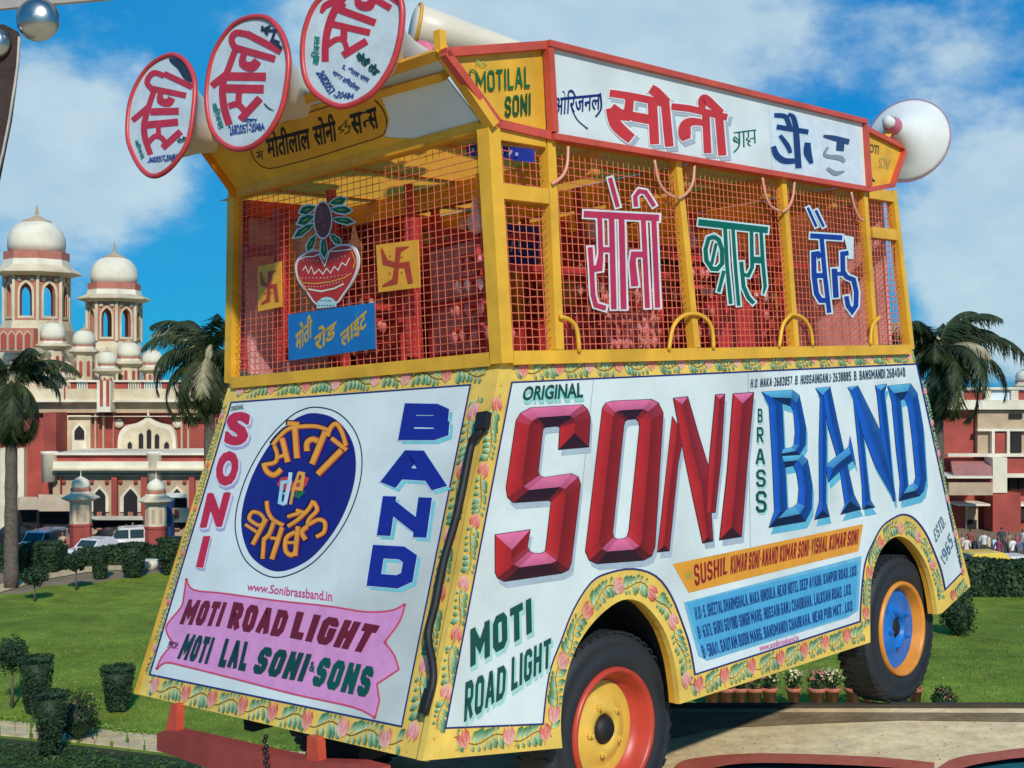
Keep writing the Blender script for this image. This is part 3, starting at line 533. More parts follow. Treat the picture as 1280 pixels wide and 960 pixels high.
    m = P(); block(m, FRONT, "MOTI", (236, 749), (284, 753), (274, 783), (224, 780), .007, (.16, .008, .02), .27, .66); block(m, FRONT, "ROAD", (292, 752), (363, 764), (352, 796), (283, 786), .007, (.16, .008, .02), .27, .66); block(m, FRONT, "LIGHT", (371, 764), (475, 782), (456, 816), (362, 797), .007, (.16, .008, .02), .27, .66); m.build('painted_line', PAINT, van)
    m = P(); block(m, FRONT, "MOTI", (234, 792), (269, 797), (259, 830), (221, 823), .007, (.010, .045, .045), .27, .66); block(m, FRONT, "LAL", (282, 798), (314, 803), (306, 839), (272, 833), .007, (.010, .045, .045), .27, .66); block(m, FRONT, "SONI", (328, 808), (390, 818), (378, 852), (314, 841), .007, (.010, .055, .045), .27, .66); text(m, FRONT, "&", (388, 826), (395, 828), (393, 841), (386, 839), .007, GREEN, .03); block(m, FRONT, "SONS", (402, 821), (469, 834), (459, 872), (388, 856), .007, (.006, .085, .06), .27, .66)
    text(m, FRONT, "PROP.", (212, 801), (224, 803), (222, 812), (209, 809), .007, (.05, .02, .10), .04); m.build('painted_line', PAINT, van)
    m = P(); text(m, FRONT, "www.Sonibrassband.in", (310, 728), (415, 739), (415, 752), (308, 738), .005, (.62, .05, .22), .015); m.build('painted_line', PAINT, van)
    for t, q in (("B", ((506, 504), (564, 505), (560, 550), (497.5, 550))), ("A", ((476, 562), (560, 564), (556, 613), (478, 608))), ("N", ((478.5, 620), (540, 622), (533, 672), (471, 669))), ("D", ((466, 681), (523, 684), (514, 737), (458, 732)))):
        m = P(); block(m, FRONT, t, *q, .0045, (.20, .60, .66), .31, 1.15, dx=4.5, dy=4.5); block(m, FRONT, t, *q, .0056, (.60, .74, .80), .31, 1.15, grow=1.0); block(m, FRONT, t, *q, .0070, (.012, .02, .26), .31, 1.15); m.build('painted_letter', PAINT, van)
    for t, q in (("S", ((286, 516), (313, 517), (307, 555), (281, 555))), ("O", ((275, 565), (299, 566), (293, 606), (269, 605))), ("N", ((260.7, 618), (286.7, 617), (276, 656.6), (251.5, 658))), ("I", ((254, 670), (263, 670), (254, 710), (244.5, 709)))):
        m = P(); text(m, FRONT, t, *q, .0045, (.42, .42, .66), .15 if t != 'I' else .03, 2, 3.5); text(m, FRONT, t, *q, .0060, (.75, .70, .78), .15 if t != 'I' else .04, .8, .8); text(m, FRONT, t, *q, .0075, (.56, .02, .05), .09 if t != 'I' else .01); m.build('painted_letter', PAINT, van)
    m = P(); text(m, FRONT, "ORIGINAL", (289, 508), (305, 505), (304, 511), (288, 514), .005, GREEN, .04); m.build('painted_word', PAINT, van)
    # emblem
    E_ = Crop(FRONT, 290, 500, 4.176)
    ring = curve([(440, 37), (540, 60), (620, 130), (668, 230), (678, 350), (655, 480), (600, 620), (520, 745), (420, 850), (310, 910), (215, 925), (130, 890), (60, 820), (20, 700), (22, 580), (60, 440), (120, 310), (200, 190), (300, 90), (370, 50)], 4, True)
    m = P(); c = Vector((345, 480)); m.rib(E_, ring, 6, .0045, (.01, .03, .06), closed=True); m.poly(E_, [(c.x + (x - c.x) * .905, c.y + (y - c.y) * .93) for x, y in ring], .0045, (.012, .012, .18))
    top = [([(212, 236), (250, 190), (300, 150), (380, 138), (450, 140), (520, 165)], 22), ([(166, 330), (182, 372), (220, 392), (258, 362)], 28), ([(222, 240), (236, 285), (226, 325), (170, 338)], 22), ([(230, 305), (284, 284)], 20), ([(262, 200), (292, 325)], 30), ([(290, 122), (352, 128)], 26), ([(328, 140), (340, 305)], 32),
           ([(392, 268), (392, 225), (420, 205), (450, 215)], 30), ([(488, 165), (418, 335)], 32), ([(500, 190), (512, 150), (545, 125), (575, 170), (596, 240)], 24), ([(520, 200), (600, 262)], 24), ([(572, 262), (448, 388)], 32)]
    bot = [([(182, 528), (188, 580), (215, 625), (270, 655)], 22), ([(128, 650), (90, 620), (110, 585), (150, 595)], 20), ([(148, 594), (168, 622), (156, 652), (126, 652)], 20), ([(70, 650), (130, 690)], 18), ([(180, 620), (108, 755)], 24), ([(218, 640), (195, 700), (165, 730)], 24), ([(168, 720), (160, 830)], 22), ([(200, 720), (240, 725)], 18), ([(262, 665), (208, 832)], 26),
           ([(292, 660), (345, 625), (400, 570), (425, 525)], 22), ([(290, 610), (355, 590)], 20), ([(335, 575), (380, 590)], 20), ([(330, 690), (285, 720), (280, 785), (310, 810), (335, 790)], 24), ([(290, 745), (340, 745)], 16), ([(345, 660), (330, 815)], 26), ([(395, 660), (365, 690), (385, 730)], 26),
           ([(425, 530), (445, 575), (405, 620), (400, 650), (450, 625), (485, 640), (480, 690), (440, 715)], 22)]
    def smo(st): return [(([(a, b) for a, b in curve(p, 4)] if len(p) > 2 else p), w * 1.12) for p, w in st]
    for st in (smo(top), smo(bot)):
        for i, (p, w) in enumerate(st): m.rib(E_, p, w * .9, .0058 + i * .0001, (.004, .004, .02), dx=-9, dy=-7)
        for i, (p, w) in enumerate(st): m.rib(E_, p, w, .0075 + i * .0001, (.62, .10, .02))
        for i, (p, w) in enumerate(st): m.rib(E_, p, w * .66, .0092 + i * .0001, (.80, .36, .03), dx=-2, dy=-1)
    m.poly(E_, [(235, 440), (255, 405), (300, 400), (320, 430), (380, 395), (402, 410), (385, 450), (340, 480), (260, 470)], .0064, (.60, .05, .05)); m.poly(E_, [(310, 500), (350, 470), (385, 480), (350, 515)], .0068, (.02, .14, .05))
    m.rib(E_, [(306, 378), (300, 430), (276, 545)], 20, .0074, (.60, .74, .80)); m.rib(E_, [(300, 425), (262, 430), (248, 535), (275, 545)], 18, .0078, (.35, .66, .74)); m.rib(E_, [(268, 488), (285, 490)], 14, .0081, (.35, .66, .74))
    m.rib(E_, [(350, 378), (322, 460), (305, 545)], 15, .0076, (.75, .36, .04)); m.rib(E_, [(345, 380), (372, 385), (362, 465), (328, 460)], 18, .0080, (.78, .38, .04)); m.rib(E_, [(340, 425), (364, 425)], 12, .0083, (.78, .38, .04))
    m.build('round_emblem', PAINT, van)
lettering()

# ---------------------------------------------------------------- cage
def cage():
    def post(p, q, w, name='post', m_=None):
        m = MB(); m.bar(p, q, w, up=(0, 1, 0)); return m.build(name, m_ or M_YEL, van)
    top = .915
    post((.0, .0, -.02), (.0, .0, top + .02), .066); post((.325, .0, .03), (.345, .0, top), .050)
    for x0, x1 in ((1.30, 1.235), (2.185, 2.155), (3.04, 3.02)): post((x0, 0, .03), (x1, 0, top), .044)
    post((3.475, 0, 0), (3.37, 0, .94), .05); post((0, 1.88, 0), (0, 1.765, top), .055); post((3.475, 1.88, 0), (3.37, 1.8, .94), .06)
    for x in (.33, 1.25, 2.17, 3.03): post((x, 1.87, .03), (x, 1.8, top), .05)
    for a, b in (((.04, 0, 0), (3.45, 0, 0)), ((0, .04, 0), (0, 1.85, 0)), ((.04, 1.88, 0), (3.45, 1.88, 0)), ((3.475, .03, 0), (3.475, 1.85, 0))):
        m = MB(); m.bar(a, b, .06, .055); m.build('rail', M_YEL, van)
    for a, b in (((.037, 0, .665), (.31, 0, .665)), ((3.07, 0, .675), (3.37, 0, .675)), ((.037, 0, .90), (.31, 0, .90)), ((3.06, 0, .90), (3.35, 0, .90))):
        m = MB(); m.bar(a, b, .05, .062); m.build('rail', M_YEL, van)
    # hoops beside the posts
    C_ = Plane((0, -.035, 0), (0, -1, 0))
    for pts in ([(700, 396), (712, 400), (721, 412), (724, 440)], [(836, 438), (841, 410), (852, 396), (868, 392), (882, 398), (890, 412), (892, 436)], [(974, 434), (978, 408), (986, 396), (992, 393), (1004, 398), (1013, 412), (1016, 432)], [(1088, 431), (1090, 408), (1100, 396)]):
        m = MB(); m.tube([C_.px(*p) for p in curve(pts, 4)], .010, 8); m.build('hoop', M_YEL, van)
    for pts in ([(710, 183), (709, 205), (703, 220), (690, 230)], [(818, 200), (823, 225), (832, 240), (844, 247)], [(868, 206), (866, 228), (858, 242), (848, 248)], [(953, 222), (957, 244), (964, 258), (975, 264)], [(993, 226), (991, 246), (985, 260), (978, 265)], [(1064, 240), (1068, 258), (1074, 272), (1080, 276)]):
        m = MB(); m.tube([C_.px(*p) for p in curve(pts, 4)], .007, 8); m.build('hook', mat('salmon_enamel', (.74, .34, .24), .5, .1, 6), van)
    # wire netting
    def net(bx, by, nu, nv, pt, name='wire_net', r=.0023):
        m = MB()
        for i in range(1, nu):
            u = bx[0] + (bx[1] - bx[0]) * i / nu; j = random.uniform(-.003, .003); m.tube([pt(u + j, by[0] + (by[1] - by[0]) * k / 6) + Vector((random.uniform(-.0025, .0025),) * 3) for k in range(7)], r, 4, caps=False)
        for i in range(1, nv):
            v = by[0] + (by[1] - by[0]) * i / nv; m.tube([pt(bx[0] + (bx[1] - bx[0]) * k / 6, v + random.uniform(-.002, .002)) + Vector((random.uniform(-.0025, .0025),) * 3) for k in range(7)], r, 4, caps=False)
        return m.build(name, M_WIRE, van, kind='stuff')
    net((.03, 1.86), (.02, .90), 40, 28, lambda u, v: Vector((.0, u * (1 - .065 * v), v)), r=.0019)
    for a, b in ((.03, .31), (.36, 1.26), (1.28, 2.16), (2.19, 3.02), (3.05, 3.42)):
        net((a, b), (.02, .90), round((b - a) / .038), 27, lambda u, v: Vector((u, .0, v)))
    for a, b in ((.03, 1.7), (1.7, 3.42)): net((a, b), (.02, .90), 26, 18, lambda u, v: Vector((u, 1.87, v)))
    # red inner frame seen through the front netting
    Q = Plane((.09, 0, 0), (-1, 0, 0))
    for a, b, w in (((352, 262), (354, 452), .055), ((516, 272), (516, 446), .05), ((298, 315), (352, 312), .05), ((305, 250), (306, 462), .03)):
        m = MB(); m.bar(Q.px(*a), Q.px(*b), w); m.build('inner_bar', M_RED2, van)
    for x in (.6, 1.1, 1.75, 2.6):
        m = MB(); m.bar((x, 1.80, .02), (x, 1.80, .88), .05); m.build('inner_bar', M_RED2, van)
    for x, y in ((.5, .55), (1.05, .9), (1.62, .7), (2.4, .8), (2.9, .5)):
        m = MB(); m.bar((x, y, -.01), (x + .04, y + .03, .88), .045); m.build('inner_post', M_YEL2, van)
    for x, y in ((.22, 1.25), (.62, .30), (.98, 1.35), (1.30, .62), (1.78, .35), (2.05, 1.4), (2.62, .32), (3.2, .7), (.42, .95), (1.5, 1.2), (2.3, .65)):
        m = MB(); m.bar((x, y, -.01), (x + random.uniform(-.05, .05), y, .88), .035); m.build('inner_bar', M_RED2, van)
    for x0, x1, y, z in ((.2, 3.3, 1.5, .55), (.2, 3.3, 1.0, .30), (.3, 3.2, .7, .62), (.2, 1.6, .35, .42), (1.7, 3.2, .38, .52)):
        m = MB(); m.bar((x0, y, z), (x1, y, z), .03); m.build('inner_bar', M_RED2, van)
    m = MB(); m.bar((.0, .03, .925), (.0, 1.79, .925), .05, .045); m.build('rail', M_YEL, van)
    # ceiling of ochre sheets, made translucent to glow over the cage, and beams
    for i, x in enumerate((-.03, .67, 1.37, 2.07, 2.77)):
        z = .908 + .003 * (i % 2); m = MB(); m.slab([[Vector(p) for p in ((x, .0, z), (x + .705, .0, z), (x + .705, 1.86, z), (x, 1.86, z))]], (0, 0, 1), 0); m.build('ceiling_sheet', M_ORG, van)
    for x in (.70, 1.39, 2.08, 2.77):
        m = MB(); m.box((x - .03, .04, .80), (x + .03, 1.78, .904)); m.build('ceiling_beam', M_YEL2, van)
    m = MB(); m.box((.05, 1.74, .82), (3.35, 1.79, .90)); m.build('ceiling_beam', M_RED2, van)
    for y in (.3, .9, 1.5):
        m = MB(); m.box((.0, y - .02, .914), (3.38, y + .02, .945)); m.build('roof_bar', M_YEL2, van)
    # far wall panels: pale pink and white sheets, brown-red ones coloured in for dark gaps
    cols = [mat('pink_sheet', (.82, .40, .40), .6, .2, 5), mat('pale_sheet', (.80, .70, .60), .6, .1, 5), M_RED2, mat('brown_gap', (.34, .05, .05), .8, .5, 8), mat('rose_sheet', (.70, .20, .18), .6, .3, 5)]
    x = .08; k = 0
    for w, ci in ((.34, 0), (.22, 1), (.3, 3), (.36, 4), (.28, 1), (.3, 3), (.34, 4), (.3, 1), (.36, 0), (.28, 4), (.26, 2)):
        m = MB(); m.box((x, 1.83, .04), (x + w - .012, 1.85, .903)); m.build('back_sheet', cols[ci], van); x += w
    m = MB(); m.box((3.40, .08, .04), (3.42, 1.8, .90)); m.build('back_sheet', cols[0], van)
cage()

def boards():
    # long sign board
    m = MB(); m.box((.35, -.03, .917), (3.025, .05, 1.294)); m.build('sign_board', M_WHT, van)
    m = MB()
    for a, b in (((.335, -.036, .912), (3.04, -.036, .912)), ((.335, -.036, 1.30), (3.04, -.036, 1.30))): m.bar(a, b, .04, .026)
    for x in (.346, 3.03): m.bar((x, -.037, .931), (x, -.037, 1.281), .034)
    m.build('sign_frame', M_RED, van)
    SG = Plane((0, -.031, 0), (0, -1, 0)); s = Crop(SG, 680, 60, 5.333); s2 = Crop(SG, 900, 120, 5.333)
    soni = [([(438, 300), (560, 318), (700, 345), (800, 370)], 48), ([(572, 320), (562, 420), (530, 450), (450, 395)], [60, 60, 66, 60]), ([(445, 400), (475, 500), (530, 560), (585, 605)], [66, 78, 76, 66]), ([(545, 462), (600, 440)], 60), ([(590, 455), (715, 478)], 62), ([(722, 345), (738, 640)], 62), ([(712, 270), (755, 300), (830, 360)], [60, 66, 40]), ([(806, 350), (836, 656)], 58),
            ([(850, 390), (960, 402), (1080, 428), (1222, 462)], 44), ([(1075, 500), (990, 490), (945, 515), (938, 570), (950, 610)], [40, 52, 74, 84, 60]), ([(1078, 430), (1092, 700)], 50), ([(1062, 425), (1052, 360), (1075, 340), (1130, 385), (1190, 430)], [36, 50, 60, 56, 36]), ([(1166, 440), (1190, 716)], 54)]
    m = MB(); word(m, s, soni, .0006, (.60, .040, .035), (.82, .80, .80), 9, (.42, .48, .52), 22, 26); m.build('hindi_word', PAINT, van)
    m = MB(); text(m, s, "\u0913\u093f\u0930\u091c\u0928\u0932", (70, 285), (380, 262), (375, 412), (62, 455), .001, NAVY, .015); m.rib(s, curve([(185, 405), (225, 480), (292, 538)], 4), [3] + [7] * 7 + [13], .0022, NAVY); m.rib(s, curve([(375, 300), (382, 400), (345, 458)], 4), 12, .0024, NAVY)
    m.build('hindi_word', PAINT, van)
    bra = [([(92, 246), (240, 226)], 9), ([(128, 300), (100, 272), (92, 300), (128, 312)], 8), ([(95, 285), (128, 320)], 6), ([(128, 242), (128, 330), (92, 376)], 10), ([(158, 238), (160, 342)], 9), ([(188, 234), (190, 272), (176, 290), (200, 300), (185, 315), (205, 334)], 8), ([(200, 285), (230, 280)], 7), ([(230, 228), (234, 314)], 9)]
    m = MB(); word(m, s2, bra, .0006, (.01, .14, .09)); m.build('hindi_word', PAINT, van)
    m = MB(); m.poly(s2, [(325, 88), (900, 205), (945, 600), (350, 515)], .0005, (.66, .74, .78))
    bd = [([(362, 128), (430, 135), (452, 165), (470, 225)], [30, 34, 36, 34]), ([(378, 205), (590, 240)], 34), ([(455, 120), (490, 145), (512, 240)], [20, 34, 40]), ([(400, 262), (450, 330), (470, 380)], [26, 34, 26]), ([(356, 335), (378, 395), (430, 432), (510, 432)], [34, 44, 42, 34]), ([(508, 240), (524, 482)], 42), ([(585, 310), (585, 380), (612, 450)], [38, 54, 26])]
    m2 = [([(690, 266), (760, 280), (862, 306)], [16, 34, 36]), ([(806, 300), (800, 365)], 52)]; m3 = [([(720, 340), (700, 395), (800, 412), (830, 440)], [16, 20, 34, 20]), ([(715, 480), (770, 515), (830, 500)], [22, 30, 10])]
    word(m, s2, bd, .0012, (.02, .045, .16), (.58, .76, .82), 7); word(m, s2, m2, .0040, (.03, .06, .15)); word(m, s2, m3, .0042, (.25, .29, .36)); m.build('hindi_word', PAINT, van)
    # name plates cut at a slant at both ends of the sign
    a, b, c, d = Vector((.03, -.012, .93)), Vector((.33, -.012, .917)), Vector((.335, -.012, 1.295)), Plane((0, -.012, 0), (0, -1, 0)).px(553, 67)
    nn = Vector((0, -1, 0)); m = MB(); m.slab([[a, b, c, d]], nn, .03); m.build('name_plate', M_YEL, van)
    m = MB()
    for p, q in ((a, b), (c, d), (d, a)): m.bar(p + Vector((0, -.012, 0)), q + Vector((0, -.012, 0)), .034, .034, up=(0, 1, 0))
    m.build('plate_frame', M_RED, van)
    PP = Plane((0, -.016, 0), (0, -1, 0)); k = Crop(PP, 530, 0, 5.335)
    m = MB(); text(m, k, "PROP.", (345, 400), (430, 410), (430, 450), (345, 440), .004, (.35, .42, .10), .01); block(m, k, "MOTILAL", (345, 480), (706, 440), (708, 582), (350, 612), .004, (.01, .13, .03), .14); block(m, k, "SONI", (540, 645), (712, 620), (712, 762), (540, 780), .004, (.01, .09, .02), .17)
    m.rib(k, curve([(310, 510), (305, 480), (325, 465), (352, 482)], 3), 9, .0045, (.01, .13, .03)); m.build('painted_word', PAINT, van)
    m = MB(); R1 = [CAGE.px(*p) for p in ((1076, 160), (1129, 186), (1113, 232), (1081, 238))]; m.slab([R1], (0, -1, 0), .03); m.build('name_plate', M_YEL, van)
    m = MB()
    for i in range(3): m.bar(R1[i] + Vector((0, -.012, 0)), R1[i + 1] + Vector((0, -.012, 0)), .028, .028, up=(0, 1, 0))
    m.build('plate_frame', M_RED, van)
    m = MB(); text(m, CAGE, "MOTI", (1081, 178), (1099, 182), (1098, 193), (1082, 189), .003, (.10, .08, .02), .02); m.rib(CAGE, [(1089, 222), (1092, 226), (1094, 226)], 2, .003, BLACK); text(m, CAGE, "SONI", (1100, 196), (1114, 199), (1110, 212), (1098, 210), .003, (.45, .33, .08), .01); m.build('painted_word', PAINT, van)
    # leaning visor over the front
    def vs(loop, m_, name, th=.02, off=0.0):
        q = MB(); q.slab([[VISOR.px(x, y, off) for x, y in loop]], VISOR.n, th); return q.build(name, m_, van)
    vs([(245, 172), (310, 150), (345, 143), (460, 115), (478, 126), (486, 150), (480, 172), (517, 174), (604, 159), (616, 150), (616, 167), (560, 178), (475, 191), (400, 208), (330, 234), (296, 247)], M_YEL, 'visor_board')
    vs([(472, 122), (557, 97), (606, 160), (517, 176), (478, 175)], M_PALE, 'visor_sheet', .008, -.004); vs([(549, 74), (556, 90), (345, 152), (330, 148)], M_PALE, 'visor_sheet', .008, -.004)
    for p, q, w in (((552, 66), (243, 170), .04), ((556, 94), (466, 119), .032), ((551, 62), (616, 158), .045), ((243, 170), (296, 244), .022)):
        m = MB(); m.bar(VISOR.px(*p, .01), VISOR.px(*q, .01), w, .04, up=VISOR.n); m.build('visor_rail', M_YEL2 if w > .03 else M_ORG, van)
    m = MB(); p = VISOR.px(551, 66, .01); m.bar(p, p + Vector((.0, 0, .085)), .035); m.build('visor_post', M_YEL, van)
    t = Crop(VISOR, 300, 120, 6.4); o = curve([(80, 400), (98, 480), (160, 555), (240, 580), (360, 555), (600, 492), (860, 410), (1110, 330), (1160, 285), (1172, 200), (1140, 110), (1080, 40), (1020, 8)], 3) + [(700, 85), (500, 150), (290, 212), (120, 330)]
    m = MB(); m.poly(t, o, .003, (.78, .38, .03)); m.rib(t, o, 7, .0045, (.02, .015, .01), closed=True)
    for w_, q in (("\u092e\u094b\u0924\u0940\u0932\u093e\u0932", ((195, 285), (540, 195), (568, 425), (225, 508))), ("\u0938\u094b\u0928\u0940", ((568, 185), (755, 135), (780, 362), (600, 410))), ("\u0938", ((872, 150), (968, 124), (988, 298), (905, 320))), ("\u0938", ((1010, 112), (1085, 88), (1115, 262), (1040, 280)))):
        text(m, t, w_, *q, .0050, BLACK, .028)
    for i, (st, w_) in enumerate((([(900, 158), (1085, 108)], 13), ([(1042, 195), (1010, 198), (992, 215)], 12), ([(990, 205), (1002, 250)], 18))): m.rib(t, st, w_, .0062 + i * .0001, BLACK)
    for i, st in enumerate(([(130, 455), (185, 440)], [(150, 450), (150, 500)], [(170, 450), (178, 512)], [(130, 490), (165, 475)], [(145, 428), (152, 432)], [(785, 260), (830, 225), (790, 270), (830, 275), (800, 300)], [(790, 262), (860, 190)], [(850, 215), (840, 250), (880, 240), (870, 290), (835, 305)])): m.rib(t, st, 8, .0052 + i * .0001, BLACK)
    m.build('front_name_board', PAINT, van)
    # cut-out words fixed to the netting
    G = Plane((0, -.012, 0), (0, -1, 0)); c3 = Crop(G, 720, 210, 5.05); c4 = Crop(G, 860, 255, 5.818)
    s1 = [([(50, 290), (525, 315)], 40), ([(215, 62), (265, 245)], 26), ([(380, 242), (374, 180), (400, 145), (440, 152), (495, 240)], 26), ([(90, 500), (100, 640), (108, 800), (125, 865), (190, 885)], 30), ([(150, 300), (158, 540), (148, 630), (100, 640)], [30, 30, 44, 34]), ([(150, 515), (232, 515)], 32), ([(225, 310), (240, 890)], 34), ([(288, 310), (302, 890)], 36),
          ([(432, 545), (365, 545), (358, 600), (372, 745)], [36, 36, 40, 46]), ([(425, 315), (452, 882)], 30), ([(492, 315), (516, 880)], 32)]
    s2_ = [([(76, 132), (582, 190)], 46), ([(190, 235), (150, 250), (128, 330), (135, 410), (175, 470), (215, 472), (250, 430), (248, 330), (225, 260), (190, 235)], 30), ([(206, 285), (172, 440)], 22), ([(270, 165), (285, 450), (312, 725)], 27), ([(262, 485), (224, 638)], 26), ([(328, 175), (345, 450), (370, 738)], 24), ([(462, 185), (468, 460), (440, 520), (395, 510)], 26), ([(388, 420), (405, 600), (440, 680), (480, 722)], 28), ([(470, 405), (548, 408)], 46), ([(532, 195), (545, 420), (562, 600), (548, 655)], [24, 26, 24, 10])]
    s3 = [([(890, 230), (1122, 245)], 36), ([(872, 25), (935, 165)], 18), ([(930, 45), (988, 165)], 18), ([(965, 390), (945, 360), (915, 365), (918, 520), (935, 650), (965, 700), (1010, 700)], 36), ([(925, 520), (1005, 520)], 36), ([(972, 240), (995, 500), (1028, 790)], 32), ([(1065, 470), (1078, 680)], 40), ([(1078, 505), (1130, 510)], 26), ([(1168, 355), (1125, 362), (1128, 490), (1155, 530), (1205, 550), (1225, 640), (1222, 740), (1195, 780), (1165, 740), (1152, 670)], 34)]
    for cr, st, col, oc in ((c3, s1, (.50, .03, .08), (.74, .72, .72)), (c4, s2_, (.006, .13, .085), (.60, .78, .76)), (c4, s3, (.012, .04, .28), (.60, .78, .82))):
        m = MB()
        for i, (p, w) in enumerate(st): m.rib(cr, p, w, .0 + i * .00015, oc, grow=12); 
        for i, (p, w) in enumerate(st): m.rib(cr, p, w, .0025 + i * .00015, col)
        if cr is c4 and st is s3: m.poly(cr, [(1130, 225), (1205, 240), (1205, 400), (1165, 400), (1150, 300)], .0018, (.66, .76, .76))
        b = MB(); 
        m.build('cut_out_word', PAINT, van)
    # pot emblem, symbol boards, blue board on the front netting
    FB = Plane((-.015, 0, 0), (-1, 0, 0)); k = Crop(FB, 310, 230, 4.174)
    pot = curve([(245, 430), (262, 385), (310, 352), (345, 345), (370, 350), (395, 395), (420, 350), (455, 325), (510, 312), (555, 330), (577, 380), (574, 440), (545, 510), (500, 575), (455, 628), (360, 632), (305, 565), (258, 500)], 3, True); c = (410, 470)
    m = MB(); m.slab([[k.px(x, y, .0) for x, y in pot]], (-1, 0, 0), .008, (.75, .74, .72)); m.poly(k, [(c[0] + (x - c[0]) * .93, c[1] + (y - c[1]) * .94) for x, y in pot], .002, (.48, .03, .02))
    for i, (pts, w, col) in enumerate((([(270, 395), (300, 380), (345, 378), (370, 365), (400, 430), (425, 350), (460, 350), (500, 345), (540, 340)], 6, (.8, .78, .72)), ([(285, 450), (300, 430), (315, 465), (330, 430), (345, 470), (370, 445), (390, 470), (410, 440), (430, 465), (450, 430), (470, 450), (490, 410), (510, 425), (530, 385)], 5, (.8, .78, .72)),
                                      ([(290, 515), (350, 520), (430, 510), (500, 490), (540, 465)], 6, (.75, .35, .06)), ([(540, 350), (560, 400), (548, 440)], 6, (.75, .35, .06)), ([(315, 548), (380, 560), (450, 545), (500, 520)], 8, (.8, .76, .68)), ([(262, 480), (290, 530), (310, 560)], 6, (.75, .35, .06)))): m.rib(k, pts, w, .0035 + i * .0001, col)
    for i in range(13):
        for (x, y) in ((282 + i * 19, 490 - max(0, i - 6) * 3), (300 + i * 16, 535 - max(0, i - 5) * 4), (290 + i * 18, 400 - (i % 2) * 4 - max(0, i - 8) * 6 if i not in (5, 6, 7) else 490)): m.poly(k, [(x - 3, y), (x, y - 3), (x + 3, y), (x, y + 3)], .0037, (.8, .78, .72))
    m.poly(k, [(358, 650), (362, 615), (385, 595), (410, 588), (438, 595), (458, 615), (463, 640)], .0042, (.45, .70, .74))
    for i in range(6): m.rib(k, [(366 + i * 15, 636), (374 + i * 15, 632)], 5, .0048 + i * .0001, (.02, .10, .08)); m.rib(k, [(378 + i * 10, 610), (383 + i * 10, 606)], 4, .0056 + i * .0001, (.02, .10, .08))
    for bx, by, tx, ty, w in ((352, 118, 268, 150, 44), (348, 165, 258, 208, 44), (346, 205, 240, 278, 36), (425, 100, 512, 78, 40), (430, 130, 540, 138, 40), (438, 180, 552, 198, 34), (352, 265, 310, 352, 34), (394, 275, 398, 385, 34), (428, 260, 484, 314, 34)):
        leaf(m, k, bx + (bx - tx) * .12, by + (by - ty) * .12, tx + (tx - bx) * .12, ty + (ty - by) * .12, w * 1.45, .0008, (.6, .75, .74), (.6, .75, .74)); leaf(m, k, bx, by, tx, ty, w, .003, (.01, .14, .04), (.005, .09, .03)); leaf(m, k, bx + (tx - bx) * .3, by + (ty - by) * .3, bx + (tx - bx) * .75, by + (ty - by) * .75, w * .25, .0044, (.30, .42, .08), (.20, .36, .06))
    el = lambda rx, ry: [(390 + rx * math.cos(a * math.pi / 12), 188 + ry * math.sin(a * math.pi / 12)) for a in range(24)]
    m.poly(k, el(50, 100), .0052, (.65, .74, .74)); m.poly(k, el(43, 92), .0064, (.16, .035, .03)); 
    for i in range(9): m.rib(k, [(372 + random.uniform(-10, 30), 120 + i * 15), (376 + random.uniform(-10, 30), 128 + i * 15)], 4, .0070 + i * .0001, (.35, .14, .14))
    m.build('pot_emblem', PAINT, van)
    def symbol(quad, cx, cy, sx, sy):
        m = MB(); m.slab([[k.px(x, y, 0) for x, y in quad]], (-1, 0, 0), .006, (.80, .38, .03)); q = lambda *p: [(cx + a * sx, cy + b * sy) for a, b in p]
        for i, (pts, w) in enumerate(((q((.75, -1.0), (.10, -.85), (0, 0)), [.05, .32, .26]), (q((0, 0), (.62, -.05), (.85, .95)), [.26, .34, .3]), (q((0, 0), (-.12, .85), (-.9, 1.1)), [.26, .34, .1]), (q((0, 0), (-.72, -.18), (-.95, -.9)), [.26, .34, .1]))): m.rib(k, pts, [v * (sx + sy) * .5 * 1.0 for v in w], .002 + i * .0002, (.46, .05, .02))
        for a, b in ((-.42, -.5), (.3, -.45), (-.45, .42), (.3, .38)): m.poly(k, [(cx + a * sx - 5, cy + b * sy), (cx + a * sx, cy + b * sy - 5), (cx + a * sx + 5, cy + b * sy), (cx + a * sx, cy + b * sy + 5)], .003, (.46, .05, .02))
        m.build('symbol_board', PAINT, van)
    symbol([(668, 318), (885, 290), (895, 540), (680, 565)], 776, 425, 84, 98); symbol([(50, 430), (172, 405), (175, 640), (52, 665)], 110, 535, 48, 84)
    m = MB(); m.slab([[k.px(x, y, .004) for x, y in ((208, 682), (655, 618), (662, 860), (212, 922))]], (-1, 0, 0), .006, (.01, .17, .48))
    for w_, q in (("\u092e\u094b\u0924\u0940", ((248, 745), (335, 668), (335, 800), (248, 890))), ("\u0930\u094b\u0921", ((345, 765), (465, 680), (455, 800), (350, 888))), ("\u0932\u093e\u0908\u091f", ((480, 760), (618, 628), (620, 760), (488, 872)))): text(m, k, w_, *q, .0055, (.55, .36, .05), .035)
    m.build('blue_name_board', PAINT, van)
boards()

